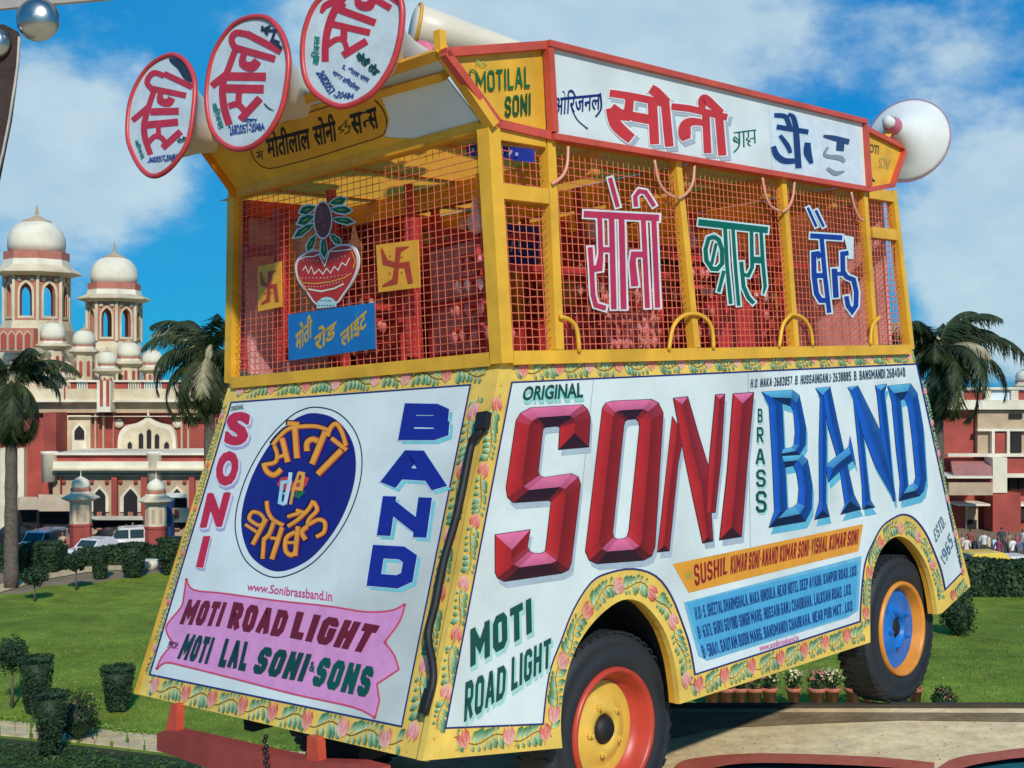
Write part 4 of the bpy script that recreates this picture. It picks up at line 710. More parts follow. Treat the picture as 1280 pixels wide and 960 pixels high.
# ---------------------------------------------------------------- wheels, rod, bumper
def wheel(x, y, disc, ring, flip=False, dk=1.0, dd=0.0):
    c = Vector((x, y, -1.61)); ax = (0, -1, 0) if not flip else (0, 1, 0)
    w = empty('wheel', c); w.parent = van
    m = MB(); m.lathe([(.262, -.20), (.335, -.215), (.395, -.205), (.42, -.17), (.422, -.11), (.42, -.04), (.398, -.01), (.372, .000), (.368, -.004), (.35, .004), (.335, .001), (.33, .005), (.30, .0), (.268, -.012)], n=56, axis=ax, caps=False)
    m.build('tyre', M_TYRE, w)
    m = MB()
    for k in range(48):
        a = 2 * math.pi * k / 48
        for h0, h1, s in ((-.20, -.12, .04), (-.10, -.02, -.04)):
            u = Vector(ax).orthogonal().normalized(); v = Vector(ax).cross(u); f = lambda t: u * math.cos(t) + v * math.sin(t)
            m.bar(f(a) * .418 + Vector(ax) * h0, f(a + s) * .418 + Vector(ax) * h1, .034, .009, up=f(a))
    m.build('tread', M_TYRE, w, kind='stuff')
    m = MB(); m.lathe([(.272, -.012), (.268, .006), (.255, .008), (.243, -.004), (.236, -.05), (.212, -.085), (.205, -.088)], n=48, axis=ax, caps=False); m.build('rim', ring, w)
    m = MB(); m.lathe([(.207 * dk, -.086 + dd), (.20 * dk, -.082 + dd), (.17 * dk, -.088 + dd), (.14, -.078 + dd), (.115, -.060 + dd), (.085, -.056 + dd), (.066, -.062 + dd), (.060, -.10)], n=48, axis=ax, caps=False); m.build('wheel_disc', disc, w)
    m = MB(); m.lathe([(.060, -.11), (.060, -.058), (.050, -.050), (.044, -.042), (0, -.040)], n=20, axis=ax); m.build('hub', M_BLK, w)
    u = Vector(ax).orthogonal().normalized(); v = Vector(ax).cross(u)
    for k in range(5):
        a = 2 * math.pi * k / 5 + .5; m = MB(); m.lathe([(.016, -.075), (.016, -.050), (.009, -.048), (.009, -.036), (0, -.034)], c=(u * math.cos(a) + v * math.sin(a)) * .105 + Vector(ax) * dd, n=6, axis=ax, smooth=False); m.build('wheel_nut', disc, w)
wheel(.59, .02, mat('disc_yellow', (.74, .46, .07), .45, .1, 7, dirt=.3), M_RIMR); wheel(3.19, .0, M_DISCB, M_RIMO, False, 1.10, .03); wheel(.59, 1.86, M_YEL, M_RIMR, True); wheel(3.19, 1.88, M_DISCB, M_RIMO, True)
def rod():
    m = MB(); P_ = [FRONT.px(x, y, .035) for x, y in curve([(603, 536), (598, 543), (592, 548), (588, 560), (572, 640), (555, 700), (544, 756), (535, 794), (541, 831), (541, 856), (531, 893)], 3)]
    m.tube(P_, .016, 8); m.build('corner_rod', M_BLK, van)
    m = MB(); m.bar(FRONT.px(605, 516, .04), FRONT.px(602, 537, .04), .055, .03, up=FRONT.n); m.build('rod_handle', M_BLK, van)
    m = MB(); m.bar(FRONT.px(539, 862, .03), FRONT.px(531, 893, .03), .045, .03, up=FRONT.n); m.build('rod_bracket', M_BLK, van)
    B = Plane((-.62, 0, 0), (-1, 0, 0)); m = MB(); m.slab([[B.px(x, y) for x, y in ((196, 917), (203, 914), (212, 914), (326, 940), (386, 953), (442, 955), (470, 962), (470, 990), (330, 985), (196, 938))]], (-1, 0, 0), .07); m.build('bumper', mat('bumper_red', (.36, .06, .045), .6, .15, 5, dirt=.5), van)
    for q in ([(206, 916), (214, 880), (221, 880), (220, 917)], [(383, 954), (384, 920), (396, 922), (398, 956)]):
        m = MB(); m.slab([[B.px(x, y, -.02) for x, y in q]], (-1, 0, 0), .04); m.build('bumper_bracket', M_RED, van)
    m = MB(); p = B.px(335, 920); 
    for i in range(9): m.lathe([(.0, -.012), (.011, -.005), (.011, .005), (.0, .012)], p + Vector((-.01, .012 * (i % 2), -.02 * i)), 6)
    m.build('hanging_chain', M_BLK, van)
rod()

# ---------------------------------------------------------------- things carried in the cage and on the roof
def van_thing(name, loc, label, cat, group=None, rz=0.0):
    return empty(name, label=label, cat=cat, group=group, M=VAN @ Matrix.Translation(Vector(loc)) @ Matrix.Rotation(rz, 4, 'Z'))
def road_light(loc, label):
    t = van_thing('road_light', loc, label, 'lamp', 'red road lamps carried in the cage', random.uniform(0, 1))
    m = MB(); m.lathe([(.12, 0), (.12, .02), (.03, .04), (.018, .06), (.018, .56), (0, .58)], n=12); m.build('stand', M_RED2, t)
    g = mat('pink_glass', (.80, .22, .20), .25, .3, 12); g2 = mat('clear_glass_drop', (.85, .50, .46), .15, .2, 12)
    for k, (z, r, n) in enumerate(((.16, .13, 14), (.27, .12, 13), (.38, .10, 11), (.48, .08, 9))):
        m = MB(); m.lathe([(r, z - .012), (r + .01, z), (r, z + .012), (r - .012, z)], n=18)
        for i in range(4): a = i * math.pi / 2; m.bar((0, 0, z), (math.cos(a) * r, math.sin(a) * r, z), .012)
        m.build('ring', M_RED2, t)
        m = MB()
        for i in range(n):
            a = 2 * math.pi * i / n; m.lathe([(.0, z - .06), (.013, z - .04), (.018, z - .02), (.009, z), (0, z + .004)], (math.cos(a) * r, math.sin(a) * r, 0), 8)
        m.build('glass_drops', g if k != 2 else g2, t, kind='stuff')
    m = MB(); m.lathe([(.0, .58), (.035, .60), (.045, .64), (.02, .68), (.008, .74), (0, .76)], n=12); m.build('finial', g2, t)
for (x, y), l in zip(((.35, .45), (.75, .95), (1.10, .40), (1.55, 1.15), (1.95, .45), (2.30, 1.0), (2.70, .55), (.40, 1.35)),
                     ('red road lamp with glass drops behind the corner post of the cage', 'red road lamp in the cage behind the SONI cut-out word', 'red road lamp in the first side bay of the cage', 'red road lamp deep in the cage behind the second side post',
                      'red road lamp in the middle side bay behind the green cut-out word', 'red road lamp deep in the middle of the cage', 'red road lamp behind the blue cut-out word at the rear of the cage', 'red road lamp behind the blue board on the front netting')): road_light((x, y, -.01), l)
def trolley(loc, w, h, rz, label, mt):
    t = van_thing('lamp_trolley', loc, label, 'trolley', 'red lamp trolleys carried in the cage', rz); m = MB()
    for sx in (-w / 2, w / 2): m.bar((sx, 0, 0), (sx, 0, h), .03)
    for z in (.06, h * .5, h - .02): m.bar((-w / 2, 0, z), (w / 2, 0, z), .03)
    m.build('frame', M_RED2, t); m = MB(); m.box((-w / 2 + .02, -.006, .08), (w / 2 - .02, .006, h - .04)); m.build('panel', mt, t); m = MB()
    nx, nz = int(w / .055), int(h / .07)
    for i in range(nx):
        for j in range(nz): m.lathe([(0, -.022), (.017, -.004), (.010, .016), (0, .02)], (-w / 2 + .04 + i * (w - .08) / max(1, nx - 1), -.03, .10 + j * (h - .18) / max(1, nz - 1)), 6)
    m.build('glass_drops', g_pink, t, kind='stuff')
g_pink = mat('pink_glass', (.82, .30, .28), .18, .25, 8); _pp, _pr = mat('pink_lattice', (.78, .32, .30), .6, .3, 14), mat('rose_lattice', (.62, .12, .10), .6, .3, 14)
for a in (((.5, .75, -.01), .5, .62, 1.35, 'tall pink lamp trolley behind the corner post', _pp), ((.95, 1.1, -.01), .6, .55, .15, 'wide red lamp trolley behind the SONI cut-out word', _pr), ((1.55, .62, -.01), .55, .60, -.15, 'pink lamp trolley beside the second side post', _pp), ((2.1, .85, -.01), .6, .56, .1, 'red lamp trolley behind the green cut-out word', _pr), ((2.75, .9, -.01), .6, .66, -.1, 'pink lamp trolley behind the blue cut-out word', _pp),
          ((3.2, .95, -.01), .5, .6, 1.2, 'red lamp trolley standing at the rear end of the cage', _pr), ((.6, 1.45, -.01), .7, .58, 1.2, 'red lamp trolley seen through the front netting beside the pot emblem', _pr)): trolley(*a)
def cabinet(loc, s, label, rz):
    t = van_thing('speaker_cabinet', loc, label, 'speaker', None, rz); m = MB(); m.box((-s[0] / 2, -s[1] / 2, 0), (s[0] / 2, s[1] / 2, s[2])); m.build('box', mat('speaker_black', (.02, .018, .018), .7, .3, 12), t)
    for z in (.32, .72):
        m = MB(); m.lathe([(.36 * s[0], 0), (.33 * s[0], -.01), (.1 * s[0], .03), (.08 * s[0], .0), (0, -.01)], (0, -s[1] / 2 - .004, s[2] * z), 20, axis=(0, -1, 0)); m.build('cone', M_BLK, t)
cabinet((1.35, 1.45, -.01), (.34, .3, .72), 'black speaker cabinet standing at the back of the cage near the middle', .1); cabinet((2.55, .95, -.01), (.3, .28, .62), 'smaller black speaker cabinet behind the blue cut-out word', -.2); cabinet((.85, 1.5, -.01), (.3, .28, .60), 'black speaker cabinet seen through the front netting right of the pot emblem', .2)
def banner(x, quad, label):
    Q = Plane((x, 0, 0), (-1, 0, 0)); L_ = [Q.px(*p) for p in quad]; o = L_[3]; m = MB(); m.slab([[p - o for p in L_]], (-1, 0, 0), .008, (.02, .05, .42))
    r = (L_[2] - L_[3]); u = (L_[0] - L_[3])
    for i in range(7):
        a = .12 + i * .11; m.bar(r * a + u * .35 + Vector((-.006, 0, 0)), r * (a + .02 * (i % 3)) + u * (.6 + .1 * (i % 2)) + Vector((-.006, 0, 0)), .012, .003, up=(1, 0, 0), col=(.5, .55, .8))
    b = m.build('blue_banner', PAINT); b.matrix_world = VAN @ Matrix.Translation(o); tag(b, label, 'banner')
banner(1.0, [(578, 277), (672, 283), (672, 336), (578, 330)], 'blue banner hanging deep in the cage behind the corner post'); banner(.12, [(583, 178), (666, 186), (666, 203), (583, 194)], 'narrow blue banner under the cage ceiling at the corner')
def crate(loc, s, label, col):
    t = van_thing('crate', loc, label, 'box', None, random.uniform(-.1, .1)); m = MB(); m.box((-s[0] / 2, -s[1] / 2, 0), (s[0] / 2, s[1] / 2, s[2] - .02)); m.build('body', col, t); m = MB(); m.box((-s[0] / 2 - .006, -s[1] / 2 - .006, s[2] - .02), (s[0] / 2 + .006, s[1] / 2 + .006, s[2])); m.build('lid', col, t)
WB = mat('white_box', (.66, .60, .54), .6, .1, 6)
crate((1.9, 1.3, -.01), (.4, .3, .5), 'tall white box at the back of the middle side bay', WB); crate((.95, .55, -.01), (.3, .3, .22), 'red box on the cage floor in the first side bay', M_RED2); crate((2.2, .5, -.01), (.45, .35, .34), 'wide red box on the cage floor in the middle side bay', M_RED2); crate((2.85, 1.3, -.01), (.35, .3, .55), 'red tall box in the rear side bay of the cage', M_RED2)

def horn(c, a_px, b_px, tilt, D, loop, cr, paint, label, patch):
    """horn loudspeaker: mouth plane facing the left of the camera, bell behind it, printed cover over the mouth"""
    d = Vector(cray(*c)); d.normalize(); v = -d; ct = b_px / a_px; st = math.sqrt(1 - ct * ct)
    u = Vector((-math.cos(R_(tilt)), math.sin(R_(tilt)), 0)); u = (u - v * u.dot(v)).normalized(); n_c = v * ct + u * st
    n = Vector(RV @ np.array(n_c)); p0 = Vector(CV) + Vector(RV @ cray(*c)) * D
    P = Plane(p0, n); k = Crop(P, *cr); t = van_thing('horn_loudspeaker', p0, label, 'loudspeaker', 'horn loudspeakers fixed over the front of the van')
    def bld(m, name, mt, **kw): m.v = [tuple(Vector(q) - p0) for q in m.v]; return m.build(name, mt, t, **kw)
    lp = curve(loop, 4, True); r3 = [k.px(x, y, 0) for x, y in lp]; cen = sum(r3, Vector()) / len(r3)
    m = MB(); m.poly(k, lp, .0, (.60, .68, .70)); paint(m, k); bld(m, 'mouth_cover', PAINT)
    m = MB(); m.tube(r3, .0125, 8, closed=True); bld(m, 'rim', mat('horn_rim_red', (.56, .05, .05), .4, .12, 8))
    m = MB(); N = Vector(P.n); vs = []; q = len(r3); prof = [(1.0, .004), (.80, .05), (.60, .12), (.44, .21), (.33, .30), (.27, .40), (.25, .50), (.0, .505)]
    for s, h in prof: vs += [cen + (r - cen) * s - N * h for r in r3]
    m.add(vs, [(i * q + j, i * q + (j + 1) % q, (i + 1) * q + (j + 1) % q, (i + 1) * q + j) for i in range(len(prof) - 1) for j in range(q)], smooth=True); bld(m, 'bell', mat('horn_cream', (.74, .66, .50), .4, .06, 5, dirt=.2))
    m = MB(); r = .085; m.lathe([(r, 0), (r + .004, -.01), (r + .004, -.09), (r, -.10)], cen - N * .395, 20, axis=N); bld(m, 'throat_band', mat('horn_pink', (.62, .16, .24), .5, .1, 8))
    m = MB(); e = cen - N * .36; f = e * 1.0; f = Vector((max(f.x, -.1), min(max(f.y, .1), 1.7), 1.12)); m.bar(e + Vector((0, 0, -.05)), f, .03); bld(m, 'bracket', M_YEL2)
RW = (.54, .03, .05)
def h1(m, k):
    st = [([(215, 752), (178, 640), (170, 540), (200, 420), (240, 300)], [40, 44, 44, 40, 40]), ([(88, 512), (200, 415)], 40), ([(212, 450), (415, 445)], 50), ([(160, 545), (410, 522)], 50), ([(300, 705), (428, 588)], 46), ([(270, 560), (272, 640)], 36), ([(195, 670), (250, 620), (300, 640), (325, 690)], 36), ([(288, 300), (285, 370), (340, 385), (365, 350)], [36, 50, 56, 50]), ([(225, 285), (465, 335)], 40), ([(310, 180), (510, 275)], 42), ([(235, 300), (190, 240), (235, 175), (310, 195)], 38)]
    word(m, k, st, .002, RW); m.poly(k, curve([(345, 75), (400, 75), (460, 120), (505, 190), (510, 240), (450, 215), (410, 150), (365, 110)], 3, True), .003, (.03, .035, .05))
    text(m, k, "\u0913\u093f\u0930\u091c\u0928\u0932", (130, 640), (180, 760), (150, 795), (100, 655), .003, (.02, .22, .16), .03); text(m, k, "2682057-20484", (210, 770), (410, 740), (390, 800), (190, 810), .003, (.03, .07, .25), .03); text(m, k, "\u092e\u094b\u0924\u0940", (395, 640), (460, 620), (475, 655), (410, 680), .003, GREEN, .05)
def h2(m, k):
    st = [([(195, 778), (160, 660), (150, 520), (190, 400), (240, 265)], [48, 50, 46, 42, 42]), ([(78, 520), (175, 440)], 46), ([(175, 455), (440, 458)], 56), ([(150, 535), (425, 540)], 56), ([(268, 745), (400, 600)], 50), ([(260, 560), (255, 640)], 42), ([(190, 655), (250, 640), (300, 690)], 40), ([(292, 300), (285, 370), (345, 390), (385, 350)], [40, 52, 66, 56]), ([(225, 262), (500, 340)], 46), ([(310, 170), (540, 290)], 46), ([(240, 275), (210, 215), (240, 165), (330, 178)], 42)]
    word(m, k, st, .002, RW)
    for i, (p, w) in enumerate((([(405, 150), (470, 120)], 16), ([(410, 120), (450, 180)], 16), ([(440, 150), (500, 150), (480, 210), (530, 230)], 18), ([(470, 210), (545, 270)], 22))): m.rib(k, p, w, .004 + i * .0002, (.03, .035, .06))
    m.rib(k, curve([(425, 632), (455, 665), (495, 685)], 4), [3, 6, 8, 9, 9, 8, 7, 5, 3], .004, (.01, .06, .05))
    text(m, k, "\u0913\u093f\u0930\u091c\u0928\u0932", (115, 620), (170, 785), (125, 815), (75, 640), .003, (.02, .22, .16), .03); text(m, k, "2682057-20484", (185, 780), (420, 765), (435, 815), (200, 850), .003, (.03, .07, .25), .03); text(m, k, "\u0928\u093e\u0915\u093e", (290, 735), (380, 740), (375, 780), (300, 770), .003, (.03, .07, .25), .03)
def h3(m, k):
    st = [([(250, 528), (252, 380), (275, 240), (330, 90), (420, -40)], [62, 62, 66, 66, 60]), ([(215, 110), (250, 50), (330, 20), (420, 60)], [30, 56, 60, 50]), ([(340, 70), (680, 195)], 62), ([(290, 200), (635, 280)], 56), ([(412, 230), (408, 345)], 60), ([(260, 390), (350, 335), (410, 350), (440, 440)], [50, 46, 46, 44]), ([(400, 475), (605, 350)], 60), ([(520, -30), (545, 40), (620, 50), (650, 10)], [44, 70, 80, 70]), ([(640, -30), (810, 70)], 56), ([(770, -60), (895, 30)], 52)]
    word(m, k, st, .002, RW)
    text(m, k, "\u0913\u093f\u0930\u091c\u0928\u0932", (120, 555), (140, 305), (205, 310), (200, 560), .003, (.02, .22, .16), .03); text(m, k, "\u092e\u094b\u0924\u0940 \u0930\u094b\u0921", (550, 430), (740, 600), (670, 650), (500, 490), .003, GREEN, .05); text(m, k, "5, \u0936\u0940\u0924\u0932 \u0927\u0930\u092e", (410, 540), (640, 660), (610, 720), (390, 590), .003, (.03, .07, .25), .03)
    text(m, k, "\u0928\u093e\u0915\u093e \u0939\u093f\u0928\u0921\u094b\u0932\u093e", (330, 590), (560, 740), (520, 790), (300, 640), .003, (.03, .07, .25), .03); text(m, k, "2682057", (240, 600), (340, 770), (290, 830), (165, 620), .003, (.03, .07, .25), .03); text(m, k, "-20484", (345, 775), (500, 800), (490, 850), (310, 838), .0032, (.03, .07, .25), .03)
horn((201, 143), 77, 40, 20, 5.9, [(350, 50), (440, 75), (500, 150), (530, 260), (518, 450), (495, 600), (450, 720), (350, 850), (240, 905), (150, 850), (80, 720), (55, 600), (70, 400), (130, 240), (225, 115)], (150, 60, 5.647), h1, 'leftmost of the three front horn loudspeakers with a dark smudge on its upper edge', 0)
horn((310, 101), 84, 48, 18, 5.35, [(370, 58), (470, 80), (550, 180), (590, 330), (580, 500), (540, 680), (450, 840), (330, 930), (200, 930), (90, 830), (48, 650), (55, 470), (100, 290), (190, 150), (270, 85)], (250, 10, 5.333), h2, 'middle one of the three front horn loudspeakers with red Hindi word on its mouth cover', 0)
horn((443, 56), 80, 56, 20, 4.95, [(700, -150), (820, -90), (895, 0), (912, 150), (880, 380), (800, 600), (650, 800), (450, 905), (300, 890), (130, 760), (65, 580), (65, 330), (120, 130), (200, 0), (330, -100), (500, -160)], (370, 0, 6.857), h3, 'largest front horn loudspeaker cut by the top of the picture beside the name plate', 0)
def roof_horn():
    # long pale horn lying on the roof behind the name plate
    P = Plane((.15, 0, 0), (-1, 0, 0)); a = P.px(520, 34); b = P.px(615, 62) + Vector((.75, 0, 0)); p0 = a; t = van_thing('horn_loudspeaker', a, 'long white horn lying on the roof edge behind the yellow name plate', 'loudspeaker')
    ax = (b - a).normalized(); m = MB(); m.lathe([(.02, .9), (.035, .75), (.05, .5), (.07, .3), (.09, .12), (.10, .0), (.08, -.02)], (0, 0, 0), 24, axis=ax); m.build('bell', mat('horn_cream', (.7, .6, .45)), t)
    m = MB(); m.tube([Vector((0, 0, 0)) + (ax.orthogonal().normalized() * math.cos(q) + ax.cross(ax.orthogonal().normalized()) * math.sin(q)) * .102 for q in [i * math.pi / 12 for i in range(24)]], .008, 6, closed=True); m.build('rim', M_YEL2, t)
    # rear horn, seen from behind
    c = (1134, 176); D = 7.7; p0 = Vector(CV) + Vector(RV @ cray(*c)) * D; n = Vector(RV @ np.array(Vector((.55, -.14, -.82)).normalized())); t = van_thing('horn_loudspeaker', p0, 'big white horn loudspeaker over the rear end of the van facing away', 'loudspeaker')
    r = 53 * D / F; m = MB(); m.lathe([(r * .975, .003), (r, 0), (r * .93, -.018), (r * .74, -.045), (r * .54, -.085), (r * .38, -.145), (r * .27, -.22), (.050, -.30), (.036, -.36), (.030, -.40), (0, -.402)], n=40, axis=n); m.build('bell', mat('horn_white', (.74, .76, .72), .75, .06, 4, dirt=.3, spec=.2), t)
    u = n.orthogonal().normalized(); v = n.cross(u); m = MB(); m.tube([(u * math.cos(i * math.pi / 20) + v * math.sin(i * math.pi / 20)) * r for i in range(40)], .004, 6, closed=True); m.build('rim', mat('rim_mauve', (.40, .16, .24), .5, .1, 8), t)
    m = MB(); m.lathe([(.056, .03), (.054, 0), (.046, -.03), (.040, -.06)], n * -.30, 16, axis=n, caps=False); m.build('throat_band', mat('horn_pink', (.6, .2, .2)), t)
    m = MB(); e = n * -.3; m.bar(e, Vector((3.2, .12, .97)) - p0, .035); m.bar(e + Vector((.05, 0, 0)), Vector((3.3, .3, .97)) - p0, .03); m.build('bracket', M_YEL, t)
roof_horn()

# =================================================================== GROUND
def ground_mat(name, c1, c2, scale, bump=.4, c3=None, s3=.08, rough=.95, fine=0.0):
    m = bpy.data.materials.new(name); m.use_nodes = True; nt = m.node_tree; N = nt.nodes; L = nt.links; b = N['Principled BSDF']; tc = N.new('ShaderNodeTexCoord')
    def nz(sc_, d=8):
        t = N.new('ShaderNodeTexNoise'); t.inputs['Scale'].default_value = sc_; t.inputs['Detail'].default_value = d; t.inputs['Roughness'].default_value = .7; L.new(tc.outputs['Object'], t.inputs['Vector'])
        r = N.new('ShaderNodeMapRange'); L.new(t.outputs[0], r.inputs[0]); r.inputs[1].default_value = .32; r.inputs[2].default_value = .68; return r.outputs[0], t.outputs[0]
    a, raw = nz(scale); mx = N.new('ShaderNodeMix'); mx.data_type = 'RGBA'; L.new(a, mx.inputs[0]); mx.inputs[6].default_value = (*c1, 1); mx.inputs[7].default_value = (*c2, 1); last = mx.outputs[2]
    if c3:
        a3, _ = nz(s3, 4); m3 = N.new('ShaderNodeMix'); m3.data_type = 'RGBA'; L.new(a3, m3.inputs[0]); L.new(last, m3.inputs[6]); m3.inputs[7].default_value = (*c3, 1)
        k = N.new('ShaderNodeMath'); k.operation = 'MULTIPLY'; L.new(a3, k.inputs[0]); k.inputs[1].default_value = .6; L.new(k.outputs[0], m3.inputs[0]); last = m3.outputs[2]
    if fine:
        for fs, fk in ((9.0, fine), (.35, fine * .8)):
            af, _ = nz(fs, 10); mr_ = N.new('ShaderNodeMapRange'); L.new(af, mr_.inputs[0]); mr_.inputs[3].default_value = 1 - fk; mr_.inputs[4].default_value = 1 + fk * .6
            vs_ = N.new('ShaderNodeVectorMath'); vs_.operation = 'SCALE'; L.new(last, vs_.inputs[0]); L.new(mr_.outputs[0], vs_.inputs['Scale']); last = vs_.outputs[0]
    L.new(last, b.inputs['Base Color']); b.inputs['Roughness'].default_value = rough; b.inputs['Specular IOR Level'].default_value = .15
    bp = N.new('ShaderNodeBump'); bp.inputs['Strength'].default_value = bump; bp.inputs['Distance'].default_value = .05; L.new(raw, bp.inputs['Height']); L.new(bp.outputs[0], b.inputs['Normal'])
    MATS[name] = m; return m
M_LAWN = ground_mat('lawn_grass', (.15, .25, .020), (.36, .41, .05), .9, .9, (.075, .14, .022), .07, fine=.5); M_EARTH = ground_mat('dusty_ground', (.22, .16, .10), (.34, .26, .17), .6, .4, fine=.3); M_DGRASS = ground_mat('rough_grass', (.012, .035, .014), (.035, .070, .025), 3.0, .8, (.09, .07, .035), .5)  # broad dark lawn patches: uneven grass, also standing in for tree shade
M_STONE = ground_mat('terrace_stone', (.86, .66, .36), (.92, .76, .46), 7, .15, (.76, .56, .30), 1.2, .8, fine=.30); M_SOIL = ground_mat('soil', (.20, .14, .07), (.38, .28, .16), 5, .6); M_KERBRED = ground_mat('kerb_red', (.40, .085, .05), (.50, .14, .09), 6, .2, rough=.6)
M_PAVER = mat('sand_paver', (.62, .48, .26), .85, .2, 3, dirt=.35, bump=.2); M_ROAD = ground_mat('road_asphalt', (.055, .05, .045), (.09, .08, .07), 1.5, .3)
def sheet(name, pts, z, mt, kind='structure'):
    m = MB(); m.slab([[Vector((x, y, z)) for x, y in pts]], (0, 0, 1), 0); return tag(m.build(name, mt), kind=kind)
def G(x, y, z=0.0):
    """point of the lower ground seen at a picture position"""
    D = F * (H0 - z) / (y - 480); return Vector(((x - 640) / F * D, D, z))
sheet('ground', [(-1500, -300), (1500, -300), (1500, 2500), (-1500, 2500)], -.012, M_EARTH)
sheet('lawn', [tuple(G(x, y)[:2]) for x, y in curve([(-700, 700), (-200, 716), (0, 742), (60, 732), (120, 728), (250, 712), (600, 706), (1000, 704), (1290, 706), (1900, 706)], 4)] + [(50, 38), (50, 18), (-60, 18)], 0.0, M_LAWN)
sheet('road', [tuple(G(x, y)[:2]) for x, y in ((-900, 694), (2100, 694), (2100, 676), (-900, 676))], -.006, M_ROAD)
# garden path on the left, each paver a piece
path_o = [G(-60, 895), G(0, 901), G(100, 909), G(200, 920), G(330, 936), G(480, 950)]; path_i = [G(-60, 912), G(0, 920), G(100, 929), G(200, 941), G(330, 960), G(480, 980)]
sheet('flower_bed', [tuple(p[:2]) for p in [G(-300, 935), G(-60, 915), G(0, 923), G(100, 932), G(200, 944), G(330, 962), G(480, 985)]] + [(10, 20), (-40, 20)], .004, M_DGRASS)
pth = empty('garden_path', (0, 0, 0)); pth['kind'] = 'structure'
for i in range(len(path_o) - 1):
    nseg = round((path_o[i + 1] - path_o[i]).length / .52)
    for k in range(nseg):
        for r0, r1 in ((0, .34), (.34, .67), (.67, 1)):
            def q(t, r): return path_o[i].lerp(path_o[i + 1], t).lerp(path_i[i].lerp(path_i[i + 1], t), r)
            s = random.uniform(-.1, .1) / nseg; a, b, c, d = q((k + .04) / nseg + s, r0 + .025), q((k + .96) / nseg + s, r0 + .025), q((k + .96) / nseg + s, r1 - .025), q((k + .04) / nseg + s, r1 - .025)
            z = .03 + random.uniform(-.012, .012); m = MB(); m.slab([[Vector((p.x, p.y, z + random.uniform(-.004, .004))) for p in (a, b, c, d)]], (0, 0, 1), .05); m.build('paver', M_PAVER, pth)
m = MB(); cp = [G(-80, 748), G(0, 731), G(60, 716), G(108, 709), G(160, 706)]; ci = [G(-80, 762), G(0, 741), G(60, 724), G(108, 716), G(160, 712)]
m.add([p + Vector((0, 0, .03)) for p in cp + ci], [(i, i + 1, 5 + i + 1, 5 + i) for i in range(4)]); tag(m.build('path', M_PAVER), kind='structure')

m = MB()
def _bed():
    t_ = random.random() * (len(path_i) - 1.001); i_ = int(t_); p_ = path_i[i_].lerp(path_i[i_ + 1], t_ - i_); return Vector((p_.x + random.uniform(-.2, .2), p_.y - .15 - random.random() ** .9 * 4.0 - .45, random.uniform(.01, .09))), Vector((0, -.3, 1))
_leafq = _bed
# terrace that carries the van: a slightly tilted stone deck with a dark kerb at its far edge
TZ = -2.03; TP = Plane((0, 0, TZ), (0, 0, 1))
def tw(x, y, off=0.0): return VAN @ TP.px(x, y, off)
edge = [tw(x, y) for x, y in ((1700, 880), (1280, 884), (1000, 884), (840, 884), (600, 885), (420, 890))]; corner = [tw(405, 930), tw(330, 975), tw(150, 1150)]
rim_ = edge + corner + [VAN @ Vector((-7, 2.6, TZ)), VAN @ Vector((-14, 2.0, TZ)), VAN @ Vector((-10, -14, TZ)), VAN @ Vector((6, -14, TZ))]
m = MB(); vn = (VAN.to_3x3() @ Vector((0, 0, 1))); m.slab([rim_], vn, .25); tag(m.build('terrace', M_STONE), kind='structure')
m = MB(); c = sum(rim_, Vector()) / len(rim_); low = []
ins = [p.lerp(c, .012) - vn * .25 for p in rim_]; b = [Vector((p.x, p.y, 0)) for p in ins]; k = len(ins)
m.add(ins + b, [(i, (i + 1) % k, k + (i + 1) % k, k + i) for i in range(k)]); tag(m.build('retaining_wall', M_TAN), 'tall plastered retaining wall holding up the stone terrace under the van', 'wall')
m = MB(); 
for a, b in zip(edge[:-1], edge[1:]): m.bar(a + vn * .006, b + vn * .006, .05, .03, up=vn)
tag(m.build('kerb', mat('dark_kerb', (.06, .045, .03), .9, .2, 8)), kind='structure')
m = MB(); A = [(1700, 888), (1280, 891), (1000, 890), (840, 889), (620, 889)]; B = [(1700, 908), (1280, 902), (1130, 900), (1000, 905), (900, 910), (840, 922), (760, 925), (620, 925)]
m.poly(type('T', (), {'px': staticmethod(tw)}), A + B[::-1], .004, (1, 1, 1)); tag(m.build('soil_strip', M_SOIL), kind='structure')
# basin with red kerb
TS = type('T', (), {'px': staticmethod(tw)})
def basin(outer, inner, label):
    t = empty('basin', tw(*inner[len(inner) // 2]), label, 'pool'); p0 = t.location
    def fix(m): m.v = [tuple(Vector(q) - p0) for q in m.v]; return m
    a, b = curve(outer, 5), curve(inner, 5); m = MB(); h = .05; k = len(a)
    vs = [tw(x, y, .0) for x, y in a] + [tw(x, y, h) for x, y in a] + [tw(x, y, h) for x, y in b] + [tw(x, y, 0) for x, y in b]
    m.add(vs, [(r * k + i, r * k + i + 1, (r + 1) * k + i + 1, (r + 1) * k + i) for r in range(3) for i in range(k - 1)]); fix(m).build('kerb', M_KERBRED, t)
    m = MB(); m.poly(TS, b + [(b[-1][0], 1060), (b[0][0], 1060)], .008, (1, 1, 1)); fix(m).build('floor', mat('turquoise_water', (.02, .22, .28), .12, .5, 5, rgb2=(.005, .10, .20), bump=.3), t)
basin([(835, 985), (846, 955), (880, 946), (928, 942), (992, 942), (1093, 946), (1168, 953)], [(866, 1000), (872, 968), (900, 958), (935, 954), (992, 954), (1093, 958), (1168, 964)], 'shallow basin with red kerb and turquoise water near the front wheel')
basin([(1172, 985), (1176, 958), (1200, 946), (1240, 940), (1290, 934), (1400, 928)], [(1188, 1000), (1192, 968), (1210, 958), (1245, 951), (1290, 946), (1400, 940)], 'shallow basin with red kerb at the lower right corner of the picture')

